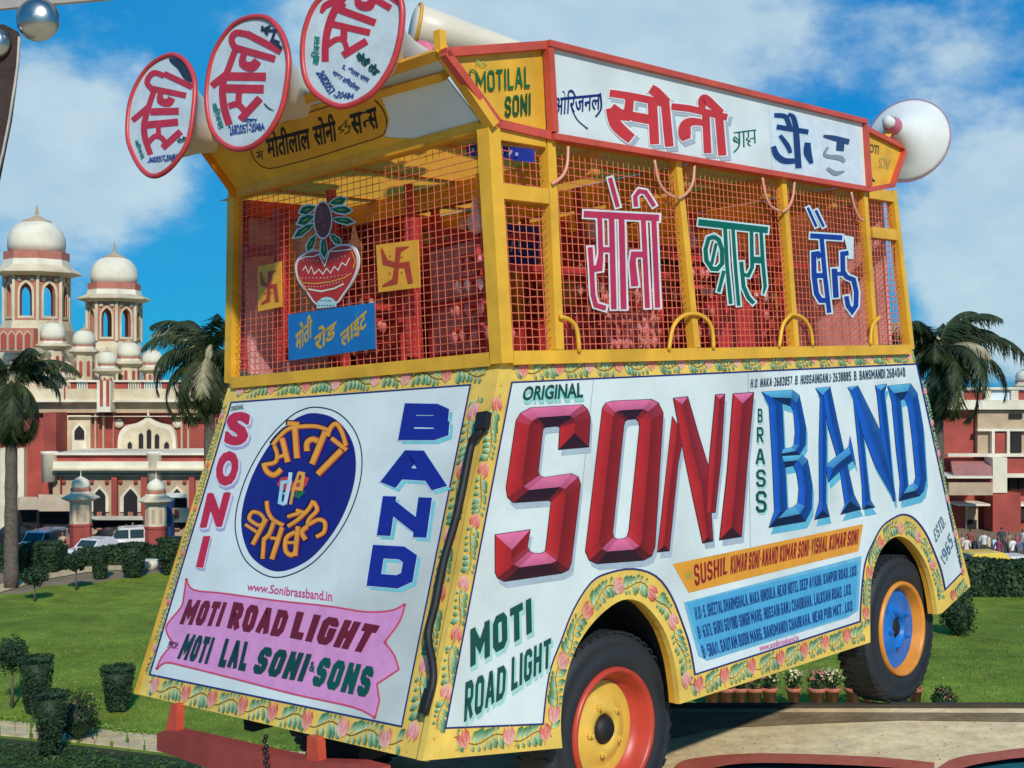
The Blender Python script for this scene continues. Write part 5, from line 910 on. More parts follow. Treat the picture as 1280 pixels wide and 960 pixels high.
# =================================================================== PLANTS
def leafmat(name, c1, c2, sheen=.0):
    m = mat(name, c1, .6, .3, 1.6, rgb2=c2); m.node_tree.nodes['Principled BSDF'].inputs['Specular IOR Level'].default_value = .3; return m
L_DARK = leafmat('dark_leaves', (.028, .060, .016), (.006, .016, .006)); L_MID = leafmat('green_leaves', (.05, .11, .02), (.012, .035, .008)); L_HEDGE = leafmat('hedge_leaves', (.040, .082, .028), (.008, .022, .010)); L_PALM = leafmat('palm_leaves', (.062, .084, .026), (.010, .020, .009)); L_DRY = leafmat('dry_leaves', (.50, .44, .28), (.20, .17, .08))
M_TRUNK = mat('bark', (.13, .10, .075), .9, .3, 6, bump=.5); L_FLW = mat('cream_petals', (.72, .62, .30), .6, .3, 9); L_FLR = mat('pink_petals', (.62, .22, .18), .6, .3, 9); M_POT = mat('terracotta', (.52, .16, .09), .8, .2, 5, dirt=.3)
def clump(m, n, size, inside, rng=random):
    """n small leaf faces at points given by inside()"""
    for _ in range(n):
        p, out = inside(); d = Vector((rng.gauss(0, 1), rng.gauss(0, 1), rng.gauss(0, 1))); nn = (out * .8 + d * .55).normalized(); u = nn.orthogonal().normalized(); a = rng.uniform(0, 6.28); v = nn.cross(u); u, v = u * math.cos(a) + v * math.sin(a), v * math.cos(a) - u * math.sin(a)
        s = size * rng.uniform(.6, 1.3); m.add([p - u * s * .5, p + v * s * .28, p + u * s * .5, p - v * s * .28], [(0, 1, 2, 3)])
def blob(cx, cy, cz, rx, ry, rz, seed=0):
    def f():
        d = Vector((random.gauss(0, 1), random.gauss(0, 1), random.gauss(0, 1))).normalized(); k = random.random() ** .30; b = 1 + .38 * noise.noise(d * 2.2 + Vector((seed, 0, 0))) + .12 * noise.noise(d * 6 + Vector((0, seed, 0)))
        return Vector((cx + d.x * rx * k * b, cy + d.y * ry * k * b, cz + d.z * rz * k * b)), d
    return f
def vase(h, r0, r1, seed=0):
    def f():
        t = random.random(); a = random.uniform(0, 6.28); top = random.random() < .25
        if top: t = 1 - random.random() * .04; k = random.random() ** .5
        else: k = random.uniform(.82, 1.03)
        r = (r0 + (r1 - r0) * t ** .8) * k * (1 + .26 * noise.noise(Vector((math.cos(a) * 1.5, math.sin(a) * 1.5, t * 3 + seed))))
        return Vector((math.cos(a) * r, math.sin(a) * r, .12 + t * h)), Vector((math.cos(a), math.sin(a), 1.5 if top else .1)).normalized()
    return f
def topiary(x, yb, yt, w_px, shape, label, lm=None, dens=1.0):
    g = G(x, yb); D = g.y; h = (yb - yt) / F * D; w = w_px / F * D; t = empty('topiary_shrub', g, label, 'shrub', 'clipped shrubs on the lawn'); m = MB()
    if shape == 'vase':
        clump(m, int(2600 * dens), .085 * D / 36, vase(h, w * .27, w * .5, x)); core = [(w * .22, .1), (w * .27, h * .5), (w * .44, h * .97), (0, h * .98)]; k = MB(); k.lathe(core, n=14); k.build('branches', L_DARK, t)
    else:
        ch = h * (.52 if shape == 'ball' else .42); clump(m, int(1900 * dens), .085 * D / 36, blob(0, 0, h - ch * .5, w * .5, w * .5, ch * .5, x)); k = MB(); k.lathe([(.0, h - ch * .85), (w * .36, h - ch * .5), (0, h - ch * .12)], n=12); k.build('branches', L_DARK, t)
    m.build('leaves', lm or L_HEDGE, t, kind='stuff'); k = MB(); k.tube([(0, 0, -.02), (.02, 0, h * .3), (0, .01, h * .6)], [.06, .045, .03], 7); k.build('stem', M_TRUNK, t)
for a in ((15, 885, 795, 42, 'ball', 'round clipped tree on a thin stem at the left edge of the lawn'), (45, 893, 826, 44, 'vase', 'vase shaped clipped shrub beside the round clipped tree at the left edge'), (147, 890, 838, 44, 'vase', 'vase shaped clipped shrub standing alone on the lawn next to the van'),
          (62, 945, 870, 44, 'vase', 'dark flat topped shrub on the near side of the paver path'), (43, 752, 709, 34, 'ball', 'round clipped tree by the bend of the sandy path'), (95, 738, 688, 30, 'ball', 'small round clipped tree in front of the left gate pillar'),
          (20, 722, 690, 26, 'vase', 'small dark shrub at the far left of the garden'), (125, 724, 690, 24, 'vase', 'dark clipped shrub between the two gate pillars'), (167, 722, 682, 34, 'vase', 'dark clipped shrub left of the right gate pillar'), (215, 718, 676, 40, 'vase', 'dark clipped shrub right of the gate pillar beside the van'),
          (62, 716, 680, 34, 'vase', 'dark clipped shrub under the tan canopies')): topiary(*a)
def bush(x, yb, yt, w_px, name, label, lm, flowers=None, n=1500, cat='shrub', group=None):
    g = G(x, yb); D = g.y; h = (yb - yt) / F * D; w = w_px / F * D; t = empty(name, g, label, cat, group); m = MB(); clump(m, n, .09 * D / 36, blob(0, 0, h * .5, w * .5, w * .5, h * .52, x)); m.build('leaves', lm, t, kind='stuff')
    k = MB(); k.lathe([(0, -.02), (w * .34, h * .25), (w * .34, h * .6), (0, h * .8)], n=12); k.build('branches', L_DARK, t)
    if flowers: f = MB(); clump(f, 130, .07 * D / 36, blob(0, 0, h * .6, w * .52, w * .52, h * .5, x)); f.build('flowers', flowers, t, kind='stuff')
bush(97, 925, 864, 56, 'flowering_bush', 'dark bush with small pale flowers beside the paver path', L_DARK, L_FLR)
bush(1197, 794, 742, 44, 'round_shrub', 'round dark clipped bush on the lawn behind the rear of the van', L_HEDGE, n=2600)
bush(1090, 884, 860, 14, 'small_shrub', 'small dark shrub half hidden by the rear wheel', L_DARK, n=300)
bush(1180, 896, 858, 30, 'flowering_bush', 'ragged bush with a few flowers at the kerb right of the rear wheel', L_MID, L_FLR)
def hedge(x0, x1, yb, yt, label, n, dep=2.0):
    a, b = G(x0, yb), G(x1, yb); D = a.y; h = (yb - yt) / F * D; c = (a + b) / 2; L_ = (b - a).length; t = empty('hedge', c, label, 'hedge'); m = MB()
    def f():
        u = random.uniform(-.5, .5); s = random.random(); hh = h * (1 + .14 * noise.noise(Vector((u * L_ * .7, yb, 0))))
        if s < .45: return Vector((u * L_, random.uniform(-dep / 2, dep / 2), hh * random.uniform(.93, 1.03))), Vector((0, 0, 1))
        return Vector((u * L_, -dep / 2 * random.uniform(.85, 1.05), random.random() * hh)), Vector((0, -1, .2))
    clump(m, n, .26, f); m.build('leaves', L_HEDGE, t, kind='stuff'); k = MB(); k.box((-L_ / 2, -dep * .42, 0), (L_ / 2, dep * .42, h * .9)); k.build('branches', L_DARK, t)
m = MB(); clump(m, 9000, .11, _leafq); tag(m.build('ground_cover', L_MID), 'low leafy ground cover on the near side of the paver path', 'ground cover', kind='stuff')
hedge(1150, 1420, 742, 702, 'long dark hedge along the far side of the lawn right of the van', 9000); hedge(-160, 78, 712, 682, 'dark hedge below the left gate pillar', 6000); hedge(105, 245, 704, 684, 'low dark hedge between the gate pillars and the van', 4000)
# flower pots on the lower ground along the terrace
pot0 = None; kinds = []
POTS = [(758, 14), (890, 17), (908, 17), (925, 16), (943, 18), (962, 16), (992, 15), (1021, 18), (1040, 16), (1066, 16), (1086, 15), (1144, 14)]
for i, (x, w) in enumerate(POTS):
    g = G(x, 884); D = g.y; r = w * 1.22 / 2 / F * D; h = 25 / F * D; fl = (L_FLW, L_FLR, L_FLW)[i % 3]
    lab = ['terracotta pot seen between the front wheel and the arch', 'leftmost terracotta pot of the row under the van side', 'terracotta pot with dark leaves, second of the row', 'terracotta pot with yellow flowers, third of the row', 'terracotta pot with cream flowers, fourth of the row', 'terracotta pot with green leaves just before the gap in the row',
           'single terracotta pot standing in the gap of the row', 'terracotta pot with pink flowers after the gap', 'terracotta pot with pale flowers next to the pink ones', 'terracotta pot just before the rear wheel', 'terracotta pot half hidden by the rear wheel', 'terracotta pot right of the rear wheel'][i]
    t = empty('flower_pot', g, lab, 'flower pot', 'terracotta flower pots in a row behind the terrace kerb'); m = MB(); m.lathe([(r * .66, 0), (r * .92, h * .8), (r * 1.08, h * .8), (r * 1.08, h), (r * .95, h), (r * .9, h * .9), (0, h * .9)], n=14); m.build('pot', M_POT, t)
    m = MB(); clump(m, 260, .10, blob(0, 0, h + .22, r * 1.25, r * 1.25, .26, i)); 
    for k in range(16): a = random.uniform(0, 6.28); q = random.uniform(.1, .45); m.bar((0, 0, h * .9), (math.cos(a) * q * .7, math.sin(a) * q * .7, h + q + .1), .012)
    m.build('leaves', L_MID, t, kind='stuff'); m = MB(); clump(m, 70, .13, blob(0, 0, h + .36, r * 1.5, r * 1.5, .24, i + 9)); m.build('flowers', fl, t, kind='stuff')
def palm(x, yb, yc, D, fr, label, seed, lean=0.0, spread=None):
    """palm: ringed trunk and arching fronds with hanging leaflets; yc is the height of the crown in the picture"""
    random.seed(seed); base = Vector(((x - 640) / F * D, D, 0)); zt = H0 - (yc - 480) / F * D; t = empty('palm_tree', base, label, 'palm tree', 'palm trees in front of the station')
    m = MB(); n = 14; m.tube([(lean * (i / n) ** 2, 0, zt * i / n) for i in range(n + 1)], [.34 - .12 * i / n + (.03 if i % 2 else 0) for i in range(n + 1)], 12); m.build('trunk', M_TRUNK, t)
    top = Vector((lean, 0, zt)); m = MB(); m.lathe([(.24, -.6), (.36, -.1), (.30, .5), (.1, 1.1), (0, 1.2)], top, 10); m.build('crown_shaft', L_DRY, t)
    for k in range(len(fr)):
        az, el, ln = fr[k]; az = R_(az); el = R_(el); d = Vector((math.cos(az), math.sin(az), 0)); pts = []; p = top + Vector((0, 0, .3)); a = el; st = ln / 12
        for j in range(13): pts.append(p.copy()); p = p + (d * math.cos(a) + Vector((0, 0, 1)) * math.sin(a)) * st; a -= (.10 + .012 * j) * (1.25 if el < .6 else 1.0)
        m = MB(); m.tube(pts, [.05 * (1 - j / 14) + .008 for j in range(13)], 5)
        side = d.cross(Vector((0, 0, 1)))
        for j in range(120):
            u = .05 + .95 * j / 120; q = u * 12; i0 = min(11, int(q)); pp = pts[i0].lerp(pts[i0 + 1], q - i0); tg = (pts[i0 + 1] - pts[i0]).normalized(); wl = (1.0 * math.sin(math.pi * min(1, u * .95 + .08)) ** .6 + .12) * ln / 4.2
            for sg in (1, -1):
                dr = (side * sg * random.uniform(.5, .9) + tg * random.uniform(.35, .7) + Vector((0, 0, -random.uniform(.25, 1.0)))).normalized(); tip = pp + dr * wl * random.uniform(.45, 1.25) + Vector((0, 0, -.12)); wv = tg * .034
                m.add([pp - wv, pp + wv, pp.lerp(tip, .6) + wv * .7, tip, pp.lerp(tip, .6) - wv * .7], [(0, 1, 2, 4), (4, 2, 3)])
        m.build('frond', L_PALM if (k * 7 + seed) % 9 else L_DRY, t)
    random.seed(seed + 50)
FR = lambda s, n, l0, l1: (random.seed(s), [((360 / n) * k + random.uniform(-14, 14), random.choice((70, 45, 20, 5, -15, -35, -50, 35, -25)) + random.uniform(-8, 8), random.uniform(l0, l1)) for k in range(n)])[1]
palm(14, 700, 482, 62, FR(3, 34, 2.6, 4.0), 'dark palm in front of the domed station at the left edge', 3); palm(262, 700, 452, 62, FR(5, 34, 2.8, 4.2) + [(178, 62, 3.6), (170, 80, 3.0), (20, 80, 3.4), (200, 48, 3.8), (185, 15, 4.0), (200, -10, 4.4), (170, -25, 4.4)], 'tall palm rising beside the front of the van', 5)
palm(1172, 700, 452, 58, FR(8, 34, 2.4, 4.0) + [(0, 72, 4.0), (20, 82, 3.6), (5, 38, 5.2), (-8, 18, 4.6), (-6, -15, 4.2), (15, 50, 4.4), (180, 66, 3.6), (160, 48, 3.6)], 'palm behind the rear of the van before the right building', 8); palm(-95, 700, 500, 66, FR(9, 18, 3, 4.5), 'palm beyond the left edge of the picture', 9)
random.seed(77)

m = MB()
for _ in range(260):
    p = G(random.uniform(-20, 1290), random.uniform(715, 893)); s_ = random.uniform(.03, .07); a = random.uniform(0, 3.1); u = Vector((math.cos(a), math.sin(a), .1)) * s_; v = Vector((-u.y, u.x, .02)) * .6; p.z = .035; m.add([p - u, p - v, p + u, p + v], [(0, 1, 2, 3)])
tag(m.build('fallen_leaves', L_DRY), 'fallen pale leaves scattered over the lawn', 'leaves', kind='stuff')
m = MB()
def _edge():
    t_ = random.random() * (len(path_o) - 1.001); i_ = int(t_); p_ = path_o[i_].lerp(path_o[i_ + 1], t_ - i_); return Vector((p_.x, p_.y + random.gauss(.05, .10), random.uniform(.0, .10))), Vector((0, -.6, 1))
clump(m, 3500, .09, _edge)
for _ in range(9000):
    p = G(random.uniform(-20, 300), random.uniform(800, 905)) if random.random() < .5 else G(random.uniform(840, 1300), random.uniform(800, 893)); a = random.uniform(0, 3.14); w_ = Vector((math.cos(a), math.sin(a), 0)) * .02; h_ = random.uniform(.04, .10); m.add([p - w_, p + w_, p + Vector((random.uniform(-.04, .04), random.uniform(-.04, .04), h_))], [(0, 1, 2)])
tag(m.build('grass_tufts', leafmat('tuft_grass', (.20, .30, .03), (.07, .14, .02))), 'ragged grass tufts on the lawn and along the paver path', 'grass', kind='stuff')
m = MB()
for _ in range(170):
    q = (random.uniform(840, 1290), random.uniform(890, 958)) if random.random() < .8 else (random.uniform(640, 1290), random.uniform(890, 905)); p = tw(q[0], q[1], .0); r = random.uniform(.002, .006); m.lathe([(r, 0), (r * .8, r * .6), (0, r * .8)], p, 5, smooth=False)
tag(m.build('pebbles', mat('pebble', (.30, .23, .15), .9, .4, 20)), 'small pebbles and grit on the stone terrace', 'pebbles', kind='stuff')

# =================================================================== BUILDINGS
class Bld:
    """a building set out in picture units at its own distance: x, y of the facade, depth in metres behind it"""
    def __init__(s, name, D, label, cat): s.D = D; s.u = D / F; s.t = empty(name, (0, D, 0), label, cat)
    def P(s, x, y, d=0.0): k = (s.D + d) / F; return Vector(((x - 640) * k, d, H0 - (y - 480) * k))
    def box(s, name, x0, y0, x1, y1, d0, d1, mt, parent=None):
        a, b = s.P(x0, y1, d0), s.P(x1, y0, d0); m = MB(); m.box(a, (b.x, d1, b.z)); return m.build(name, mt, parent or s.t)
    def arch(s, cx, yb, yt, w, kind='ogee', n=8):
        """outline of an arched opening, in picture units"""
        pts = [(cx - w / 2, yb)]; ys = yt + (w * .62 if kind == 'ogee' else w * .5)
        for i in range(n + 1):
            a = math.pi * i / n
            if kind == 'ogee': x = cx - w / 2 * math.cos(a); f = 1 - abs(math.cos(a)); y = ys - (ys - yt) * (f ** .75 if f < .9 else f ** .75)
            else: x = cx - w / 2 * math.cos(a); y = ys - (ys - yt) * math.sin(a)
            pts.append((x, y))
        pts.append((cx + w / 2, yb)); return pts
    def wall(s, name, x0, y0, x1, y1, d, th, mt, holes=(), parent=None):
        L_ = [[s.P(x0, y1, d), s.P(x1, y1, d), s.P(x1, y0, d), s.P(x0, y0, d)]] + [[s.P(x, y, d) for x, y in h] for h in holes]; m = MB(); m.slab(L_, (0, -1, 0), th); return m.build(name, mt, parent or s.t)
    def shape(s, name, pts, d, th, mt, parent=None): m = MB(); m.slab([[s.P(x, y, d) for x, y in pts]], (0, -1, 0), th); return m.build(name, mt, parent or s.t)
def dome_tower(B, cx, ys, R, d, arch_rows, mats_, seg=8):
    """octagonal domed tower; ys: (finial, dome top, dome spring, band bottom, eave top, eave bottom, drum bottom); R: (dome, band, eave, drum) half widths, picture units"""
    yf, yt, y1, y2, y3, y4, y5 = ys; rd, rb, re, rr = R; u = (B.D + d) / F; c = B.P(cx, 480, d); zz = lambda y: H0 - (y - 480) * u
    rot = math.pi / seg
    def lt(name, prof, mt, n=seg, sm=False): m = MB(); m.lathe([(r * u, zz(y)) for r, y in prof], (c.x, c.y, 0), n, rot=rot, smooth=sm); return m.build(name, mt, B.t)
    hd = y1 - yt; lt('dome', [(rd, y1), (rd * 1.02, y1 - hd * .25), (rd * 1.0, y1 - hd * .45), (rd * .90, y1 - hd * .66), (rd * .72, y1 - hd * .83), (rd * .46, y1 - hd * .94)], mats_[0], 16, True)
    lt('dome_cap', [(rd * .50, yt + hd * .08), (rd * .52, yt + hd * .05), (rd * .22, yt - hd * .06), (rd * .05, yt - hd * .14), (rd * .07, yt - hd * .2), (.25, yf), (0, yf - 1)], mats_[3], 16, True)
    lt('band', [(rb, y2), (rb, y1), (rd, y1 - .1)], mats_[2]); lt('cornice', [(rb * 1.05, y3), (rb * 1.0, y2)], mats_[0]); lt('eave', [(rr * 1.02, y4 + 4), (re, y4), (re, y4 - 1.2), (rb * 1.05, y3)], mats_[1])
    if arch_rows:
        ap = rr * u * math.cos(math.pi / seg); sw = 2 * rr * u * math.sin(math.pi / seg); z0, z1 = zz(y5), zz(y4 + 3)
        for k in range(seg):
            a = -math.pi / 2 + 2 * math.pi * k / seg; nn = Vector((math.cos(a), math.sin(a), 0)); tg = Vector((-nn.y, nn.x, 0)); o = Vector((c.x, c.y, 0)) + nn * ap
            def q(s_, z, off=0): return o + tg * s_ + nn * off + Vector((0, 0, z))
            W_ = sw / 2; hh = z1 - z0; ow = W_ * .52; zb = z0 + hh * .10; zs = z0 + hh * .55; za = z0 + hh * .80
            op = [(-ow, zb), (ow, zb), (ow, zs)] + [(ow * math.cos(t), zs + (za - zs) * math.sin(t) ** .8) for t in (.4, .8, 1.2)] + [(0, za + hh * .03)] + [(-ow * math.cos(t), zs + (za - zs) * math.sin(t) ** .8) for t in (1.2, .8, .4)] + [(-ow, zs)]
            m = MB(); m.slab([[q(-W_, z0), q(W_, z0), q(W_, z1), q(-W_, z1)], [q(x, z) for x, z in op]], nn, .35 * u / .05); m.build('drum_wall', mats_[2], B.t)
            fr = [(x * 1.34, z0 + (z - z0) * 1.07 + (.0)) for x, z in op]; fr[0] = (fr[0][0], zb - hh * .06); fr[1] = (fr[1][0], zb - hh * .06)
            m = MB(); m.slab([[q(x, z, .05) for x, z in fr], [q(x, z, .05) for x, z in op]], nn, .12); m.build('arch_frame', mats_[1], B.t)
            m = MB(); m.bar(q(-W_, z0, .02), q(-W_, z1, .02), .18 * u / .055, .2); m.build('pilaster', mats_[1], B.t)
            m = MB()
            for sx in (-.55, .55): m.lathe([(.16 * u / .055, .04), (.16 * u / .055, .10), (0, .10)], o + tg * (sx * W_) + Vector((0, 0, z0 + hh * .9)), 8, axis=nn)
            m.build('medallion', mats_[1], B.t)
    else:
        lt('drum', [(rr, y5), (rr, y4 + 2)], mats_[1])
        for k in range(seg):
            a = -math.pi / 2 + 2 * math.pi * k / seg + 0; nn = Vector((math.cos(a), math.sin(a), 0))
            if nn.y > .2: continue
            tg = Vector((-nn.y, nn.x, 0)); o = Vector((c.x, c.y, 0)) + nn * (rr * u * math.cos(math.pi / seg) + .02); w = rr * u * .16; za, zb = zz(y5 - (y5 - y4) * .15), zz(y4 + (y5 - y4) * .30); m = MB()
            m.slab([[o + tg * (-w) + Vector((0, 0, za)), o + tg * w + Vector((0, 0, za)), o + tg * w + Vector((0, 0, zb - w)), o + Vector((0, 0, zb)), o + tg * (-w) + Vector((0, 0, zb - w))]], nn, .03); m.build('niche', mats_[4], B.t)
MT = (M_CREAM2, M_CREAM, M_BAND, M_TAN, M_BRICK)
def station():
    B = Bld('station_building', 86, 'red and cream domed railway station rising behind the lawn at left', 'building')
    # main body
    B.box('wall', -120, 515, 300, 700, 1.5, 16, M_BRICK); B.box('cornice', -120, 501, 300, 516, 1.0, 16, M_TAN); B.box('parapet', -120, 486, 300, 501, .6, 16, M_CREAM); B.box('cornice', -120, 499.5, 300, 502.5, .3, 1.2, M_CREAM2)
    for x0, x1 in ((84, 95), (110, 120), (141, 159), (176, 179), (202, 212), (222, 236)): B.box('parapet_panel', x0, 477, x1, 487, .8, 1.3, M_BRICK)
    B.box('parapet_coping', 80, 475, 240, 477.5, .6, 1.4, M_CREAM2)
    for x in list(range(96, 110, 3)) + list(range(160, 176, 3)) + list(range(180, 202, 3)) + list(range(213, 222, 3)): B.box('baluster', x, 477.5, x + 1.3, 486, .8, 1.0, M_CREAM2)
    # portico
    B.box('portico', 66, 590, 300, 700, -4.0, 1.4, M_TAN); B.box('portico_cornice', 66, 577, 300, 589.9, -4.6, 1.4, M_CREAM2); B.box('portico_band', 70, 569, 300, 576.9, -4.2, 1.4, M_BRICK); B.box('portico_coping', 68, 566, 300, 568.9, -4.5, 1.4, M_CREAM2)
    B.box('portico_cornice', 64, 586, 300, 588, -5.0, -4.61, M_CREAM)
    for cx in (95, 124, 163, 221, 262):
        w = 15 if cx != 163 else 17; B.shape('arch_frame', B.arch(cx, 640, 607, w + 9), -4.12, .3, M_CREAM2); B.shape('arch_opening', B.arch(cx, 660, 611, w), -4.18, .1, M_VOID)
    for x0, x1 in ((76, 90), (103, 118), (130, 150), (200, 214), (234, 250)):
        pass
    for x0, x1 in ((139, 146), (176, 184), (236, 243), (75, 75.5)): B.box('pilaster', x0, 596, x1, 690, -4.35, -4.01, M_BRICK)
    for cx in (80, 115, 134, 151, 170, 211, 231): m = MB(); m.lathe([(2.4 * B.u, 0), (2.4 * B.u, .1), (0, .1)], B.P(cx, 602.5, -4.05), 12, axis=(0, -1, 0)); m.build('medallion', M_BRICK, B.t)
    for cx, y0 in ((193, 560), (62, 560)): m = MB(); u = B.u; m.lathe([(9 * u, H0 - (y0 + 36 - 480) * u), (9 * u, H0 - (y0 + 4 - 480) * u), (10.2 * u, H0 - (y0 + 3 - 480) * u), (10.2 * u, H0 - (y0 - 480) * u)], (B.P(cx, 0, -4.2).x, -4.2, 0), 12); m.build('turret', M_CREAM2, B.t)
    B.box('wall', 54, 516, 70, 700, -1.0, 1.5, M_BRICK)
    for x0, x1 in ((0, 8), (22, 30)): B.box('pilaster', x0, 560, x1, 690, .9, 1.5, M_CREAM2)
    for y in (520, 590.5, 594): B.box('moulding', 70 if y > 560 else 84, y, 262, y + .9, .75 if y < 560 else -4.35, 1.45 if y < 560 else -4.0, M_CREAM2)
    for x in (118, 128, 226, 234): B.box('pilaster', x, 517, x + 2, 565, 1.15, 1.49, M_TAN)
    for cx in (95, 124, 163, 221): B.box('door_leaf', cx - 3, 640, cx - .3, 662, -4.26, -4.2, M_BAND); B.box('door_leaf', cx + .3, 640, cx + 3, 662, -4.26, -4.2, M_BAND)
    # upper window bay
    B.box('window_surround', 84, 519, 113, 566, 1.1, 1.5, M_CREAM); w = B.shape('window', B.arch(99, 564, 528, 18), .98, .1, M_CREAM2); B.shape('pane', B.arch(99, 549, 532, 12), .86, .05, M_VOID)
    # ogee gable
    g = curve([(147, 568), (148, 545), (156, 533), (170, 529)], 4) + curve([(170, 529), (180, 524), (185, 519)], 3) + curve([(185, 519), (190, 524), (200, 529)], 3) + curve([(200, 529), (213, 533), (219, 545), (220, 568)], 4)
    B.shape('gable', g, .9, .5, M_CREAM2); c = (183.5, 552); B.shape('gable_field', [(c[0] + (x - c[0]) * .86, c[1] + (y - c[1]) * .84 + 1.5) for x, y in g], .78, .1, M_CREAM)
    for cx, yt, w in ((162, 552, 5), (176, 541, 5.5), (186, 536, 5.5), (196, 542, 5.5), (208, 552, 6)): B.shape('lancet', B.arch(cx, 567, yt, w), .66, .08, M_VOID)
    B.box('finial', 184, 513, 186, 520, .7, .9, M_CREAM2)
    for cx in (149, 222): m = MB(); m.lathe([(6 * B.u, 0), (6 * B.u, .15), (0, .15)], B.P(cx, 529, 1.45), 16, axis=(0, -1, 0)); m.build('medallion', M_CREAM2, B.t)
    B.box('drain_pipe', 141, 505, 142.5, 568, 1.1, 1.3, M_BAND)
    # towers
    dome_tower(B, 46, (256, 275, 316, 326, 333, 343, 402), (34, 39, 54, 38), 6, True, MT); dome_tower(B, 143, (301, 320, 355, 363, 369, 375, 427), (28, 32, 45, 32), 8, True, MT)
    m = MB(); u = (B.D + 6) / F; zz = lambda y: H0 - (y - 480) * u; m.lathe([(46 * u, zz(500)), (46 * u, zz(445)), (44 * u, zz(440)), (44 * u, zz(414)), (40 * u, zz(402))], (B.P(46, 0, 6).x, 6, 0), 8, rot=math.pi / 8, smooth=False); m.build('tower_stage', M_CREAM, B.t)
    for k, x in enumerate((4, 14, 24, 34)): B.shape('tower_window', B.arch(x, 436, 415, 7), -.15 + 6 - 46 * u * math.cos(math.pi / 8) if 0 else 1.0, .1, M_BRICK)
    B.box('tower_band', -8, 410, 42, 440, 1.2, 2.0, M_BAND)
    for x in (4, 14, 24, 34): B.shape('window_frame', B.arch(x, 438, 413, 9.5), 1.1, .12, M_CREAM)
    u = (B.D + 8) / F; m = MB(); m.lathe([(34 * u, zz(500)), (34 * u, zz(436)), (31 * u, zz(426))], (B.P(143, 0, 8).x, 8, 0), 8, rot=math.pi / 8, smooth=False); m.build('tower_stage', M_CREAM, B.t)
    # small domed turrets
    for cx, yf, yt, ysp, r, e, yd, d in ((66, 396, 402, 424, 15, 22, 470, 2.2), (105, 405, 412, 431, 13.5, 19, 476, 1.6), (134, 433, 439, 455, 11, 19, 490, .8), (161, 421, 427, 446, 14, 20, 480, 2.4), (190.5, 431, 437, 454, 12, 17, 478, 2.6), (83, 448, 452, 463, 7, 11, 505, .9)):
        dome_tower(B, cx, (yf, yt, ysp, ysp + 2.5, ysp + 5, ysp + 9, yd), (r, r * 1.03, e, r * .92), d, False, MT)
    B.box('turret_shaft', 121, 476, 138, 515, -.2, .9, M_CREAM2)
    for x in (126.5, 134.5): B.shape('niche', B.arch(x, 507, 474, 3.6), -.3, .05, M_BRICK)
station()
def east_wing():
    B = Bld('east_wing', 86, 'red and cream station wing seen behind the van at the right edge', 'building')
    B.box('wall', 1130, 512, 1420, 700, 1.5, 14, M_BRICK); B.box('cornice', 1130, 500, 1420, 511.9, .6, 14, M_CREAM2)
    for x in range(1196, 1400, 34): B.box('parapet_pier', x, 487, x + 9, 499.9, .8, 1.6, M_CREAM2)
    for x in range(1196, 1400, 34): B.box('parapet_panel', x + 9, 489, x + 34, 499.9, 1.0, 1.3, M_BRICK if (x // 34) % 2 else M_PALE)
    B.box('parapet_coping', 1190, 484, 1420, 487, .7, 1.5, M_CREAM2)
    B.box('upper_wall', 1222, 513, 1420, 570, 1.0, 1.49, M_TAN); B.box('ledge', 1222, 536, 1420, 539, .6, .99, M_CREAM2); B.box('ledge', 1185, 567, 1420, 571, .4, .99, M_CREAM2)
    for x in (1244, 1264, 1306, 1346): B.box('window', x, 541, x + 13, 566, .8, .99, M_BRICK if x in (1244, 1306) else M_VOID)
    B.box('window', 1262, 517, 1278, 523, .85, .99, M_VOID)
    for x in (1240, 1259, 1300): B.box('pilaster', x, 539, x + 3.5, 567, .55, .99, M_CREAM2)
    # porch
    m = MB(); a, b, c, d = B.P(1188, 574, 1.4), B.P(1240, 574, 1.4), B.P(1240, 596, -3.0), B.P(1192, 596, -3.0); m.slab([[d, c, b, a]], (0, -1, .6), .15); m.build('porch_roof', mat('faded_red_tin', (.48, .20, .17), .7, .15, 3, dirt=.3), B.t)
    B.box('porch_eave', 1184, 595.5, 1244, 598, -3.4, .9, M_CREAM2); B.box('porch_beam', 1186, 603, 1241, 619, -3.0, -2.6, M_TAN); B.box('porch_beam', 1186, 598.1, 1241, 602.9, -2.8, -2.6, M_BRICK)
    B.box('column', 1241, 572, 1259, 616, -.6, .99, M_CREAM2); B.box('wall', 1241, 616.2, 1276, 690, -.5, 1.4, M_BRICK)
    B.box('canopy_slab', 1198, 630, 1238, 632.5, -1.0, 1.4, M_CREAM2); B.box('door_frame', 1208, 633, 1223, 668, 1.2, 1.49, M_CREAM); B.box('door', 1210, 650, 1221, 668, 1.05, 1.19, M_VOID); B.box('window', 1211, 635, 1220, 648, 1.05, 1.19, M_TAN)
    B.box('balcony', 1259, 574, 1420, 592, -.2, .99, M_BRICK); B.box('ledge', 1259, 592, 1420, 597, -.4, .99, M_CREAM2); B.box('window', 1262, 598, 1272, 612, .8, 1.4, M_VOID); B.box('window', 1274, 598, 1290, 612, .8, 1.4, M_VOID)
    B.box('ledge', 1268, 630, 1420, 633, -.4, 1.4, M_CREAM2); B.box('window', 1274, 636, 1292, 650, -.2, 1.4, M_VOID)
    dome_tower(B, 1283, (456, 462, 476, 478, 480, 483, 500), (13, 13.5, 17, 12), 3, False, MT)
east_wing()
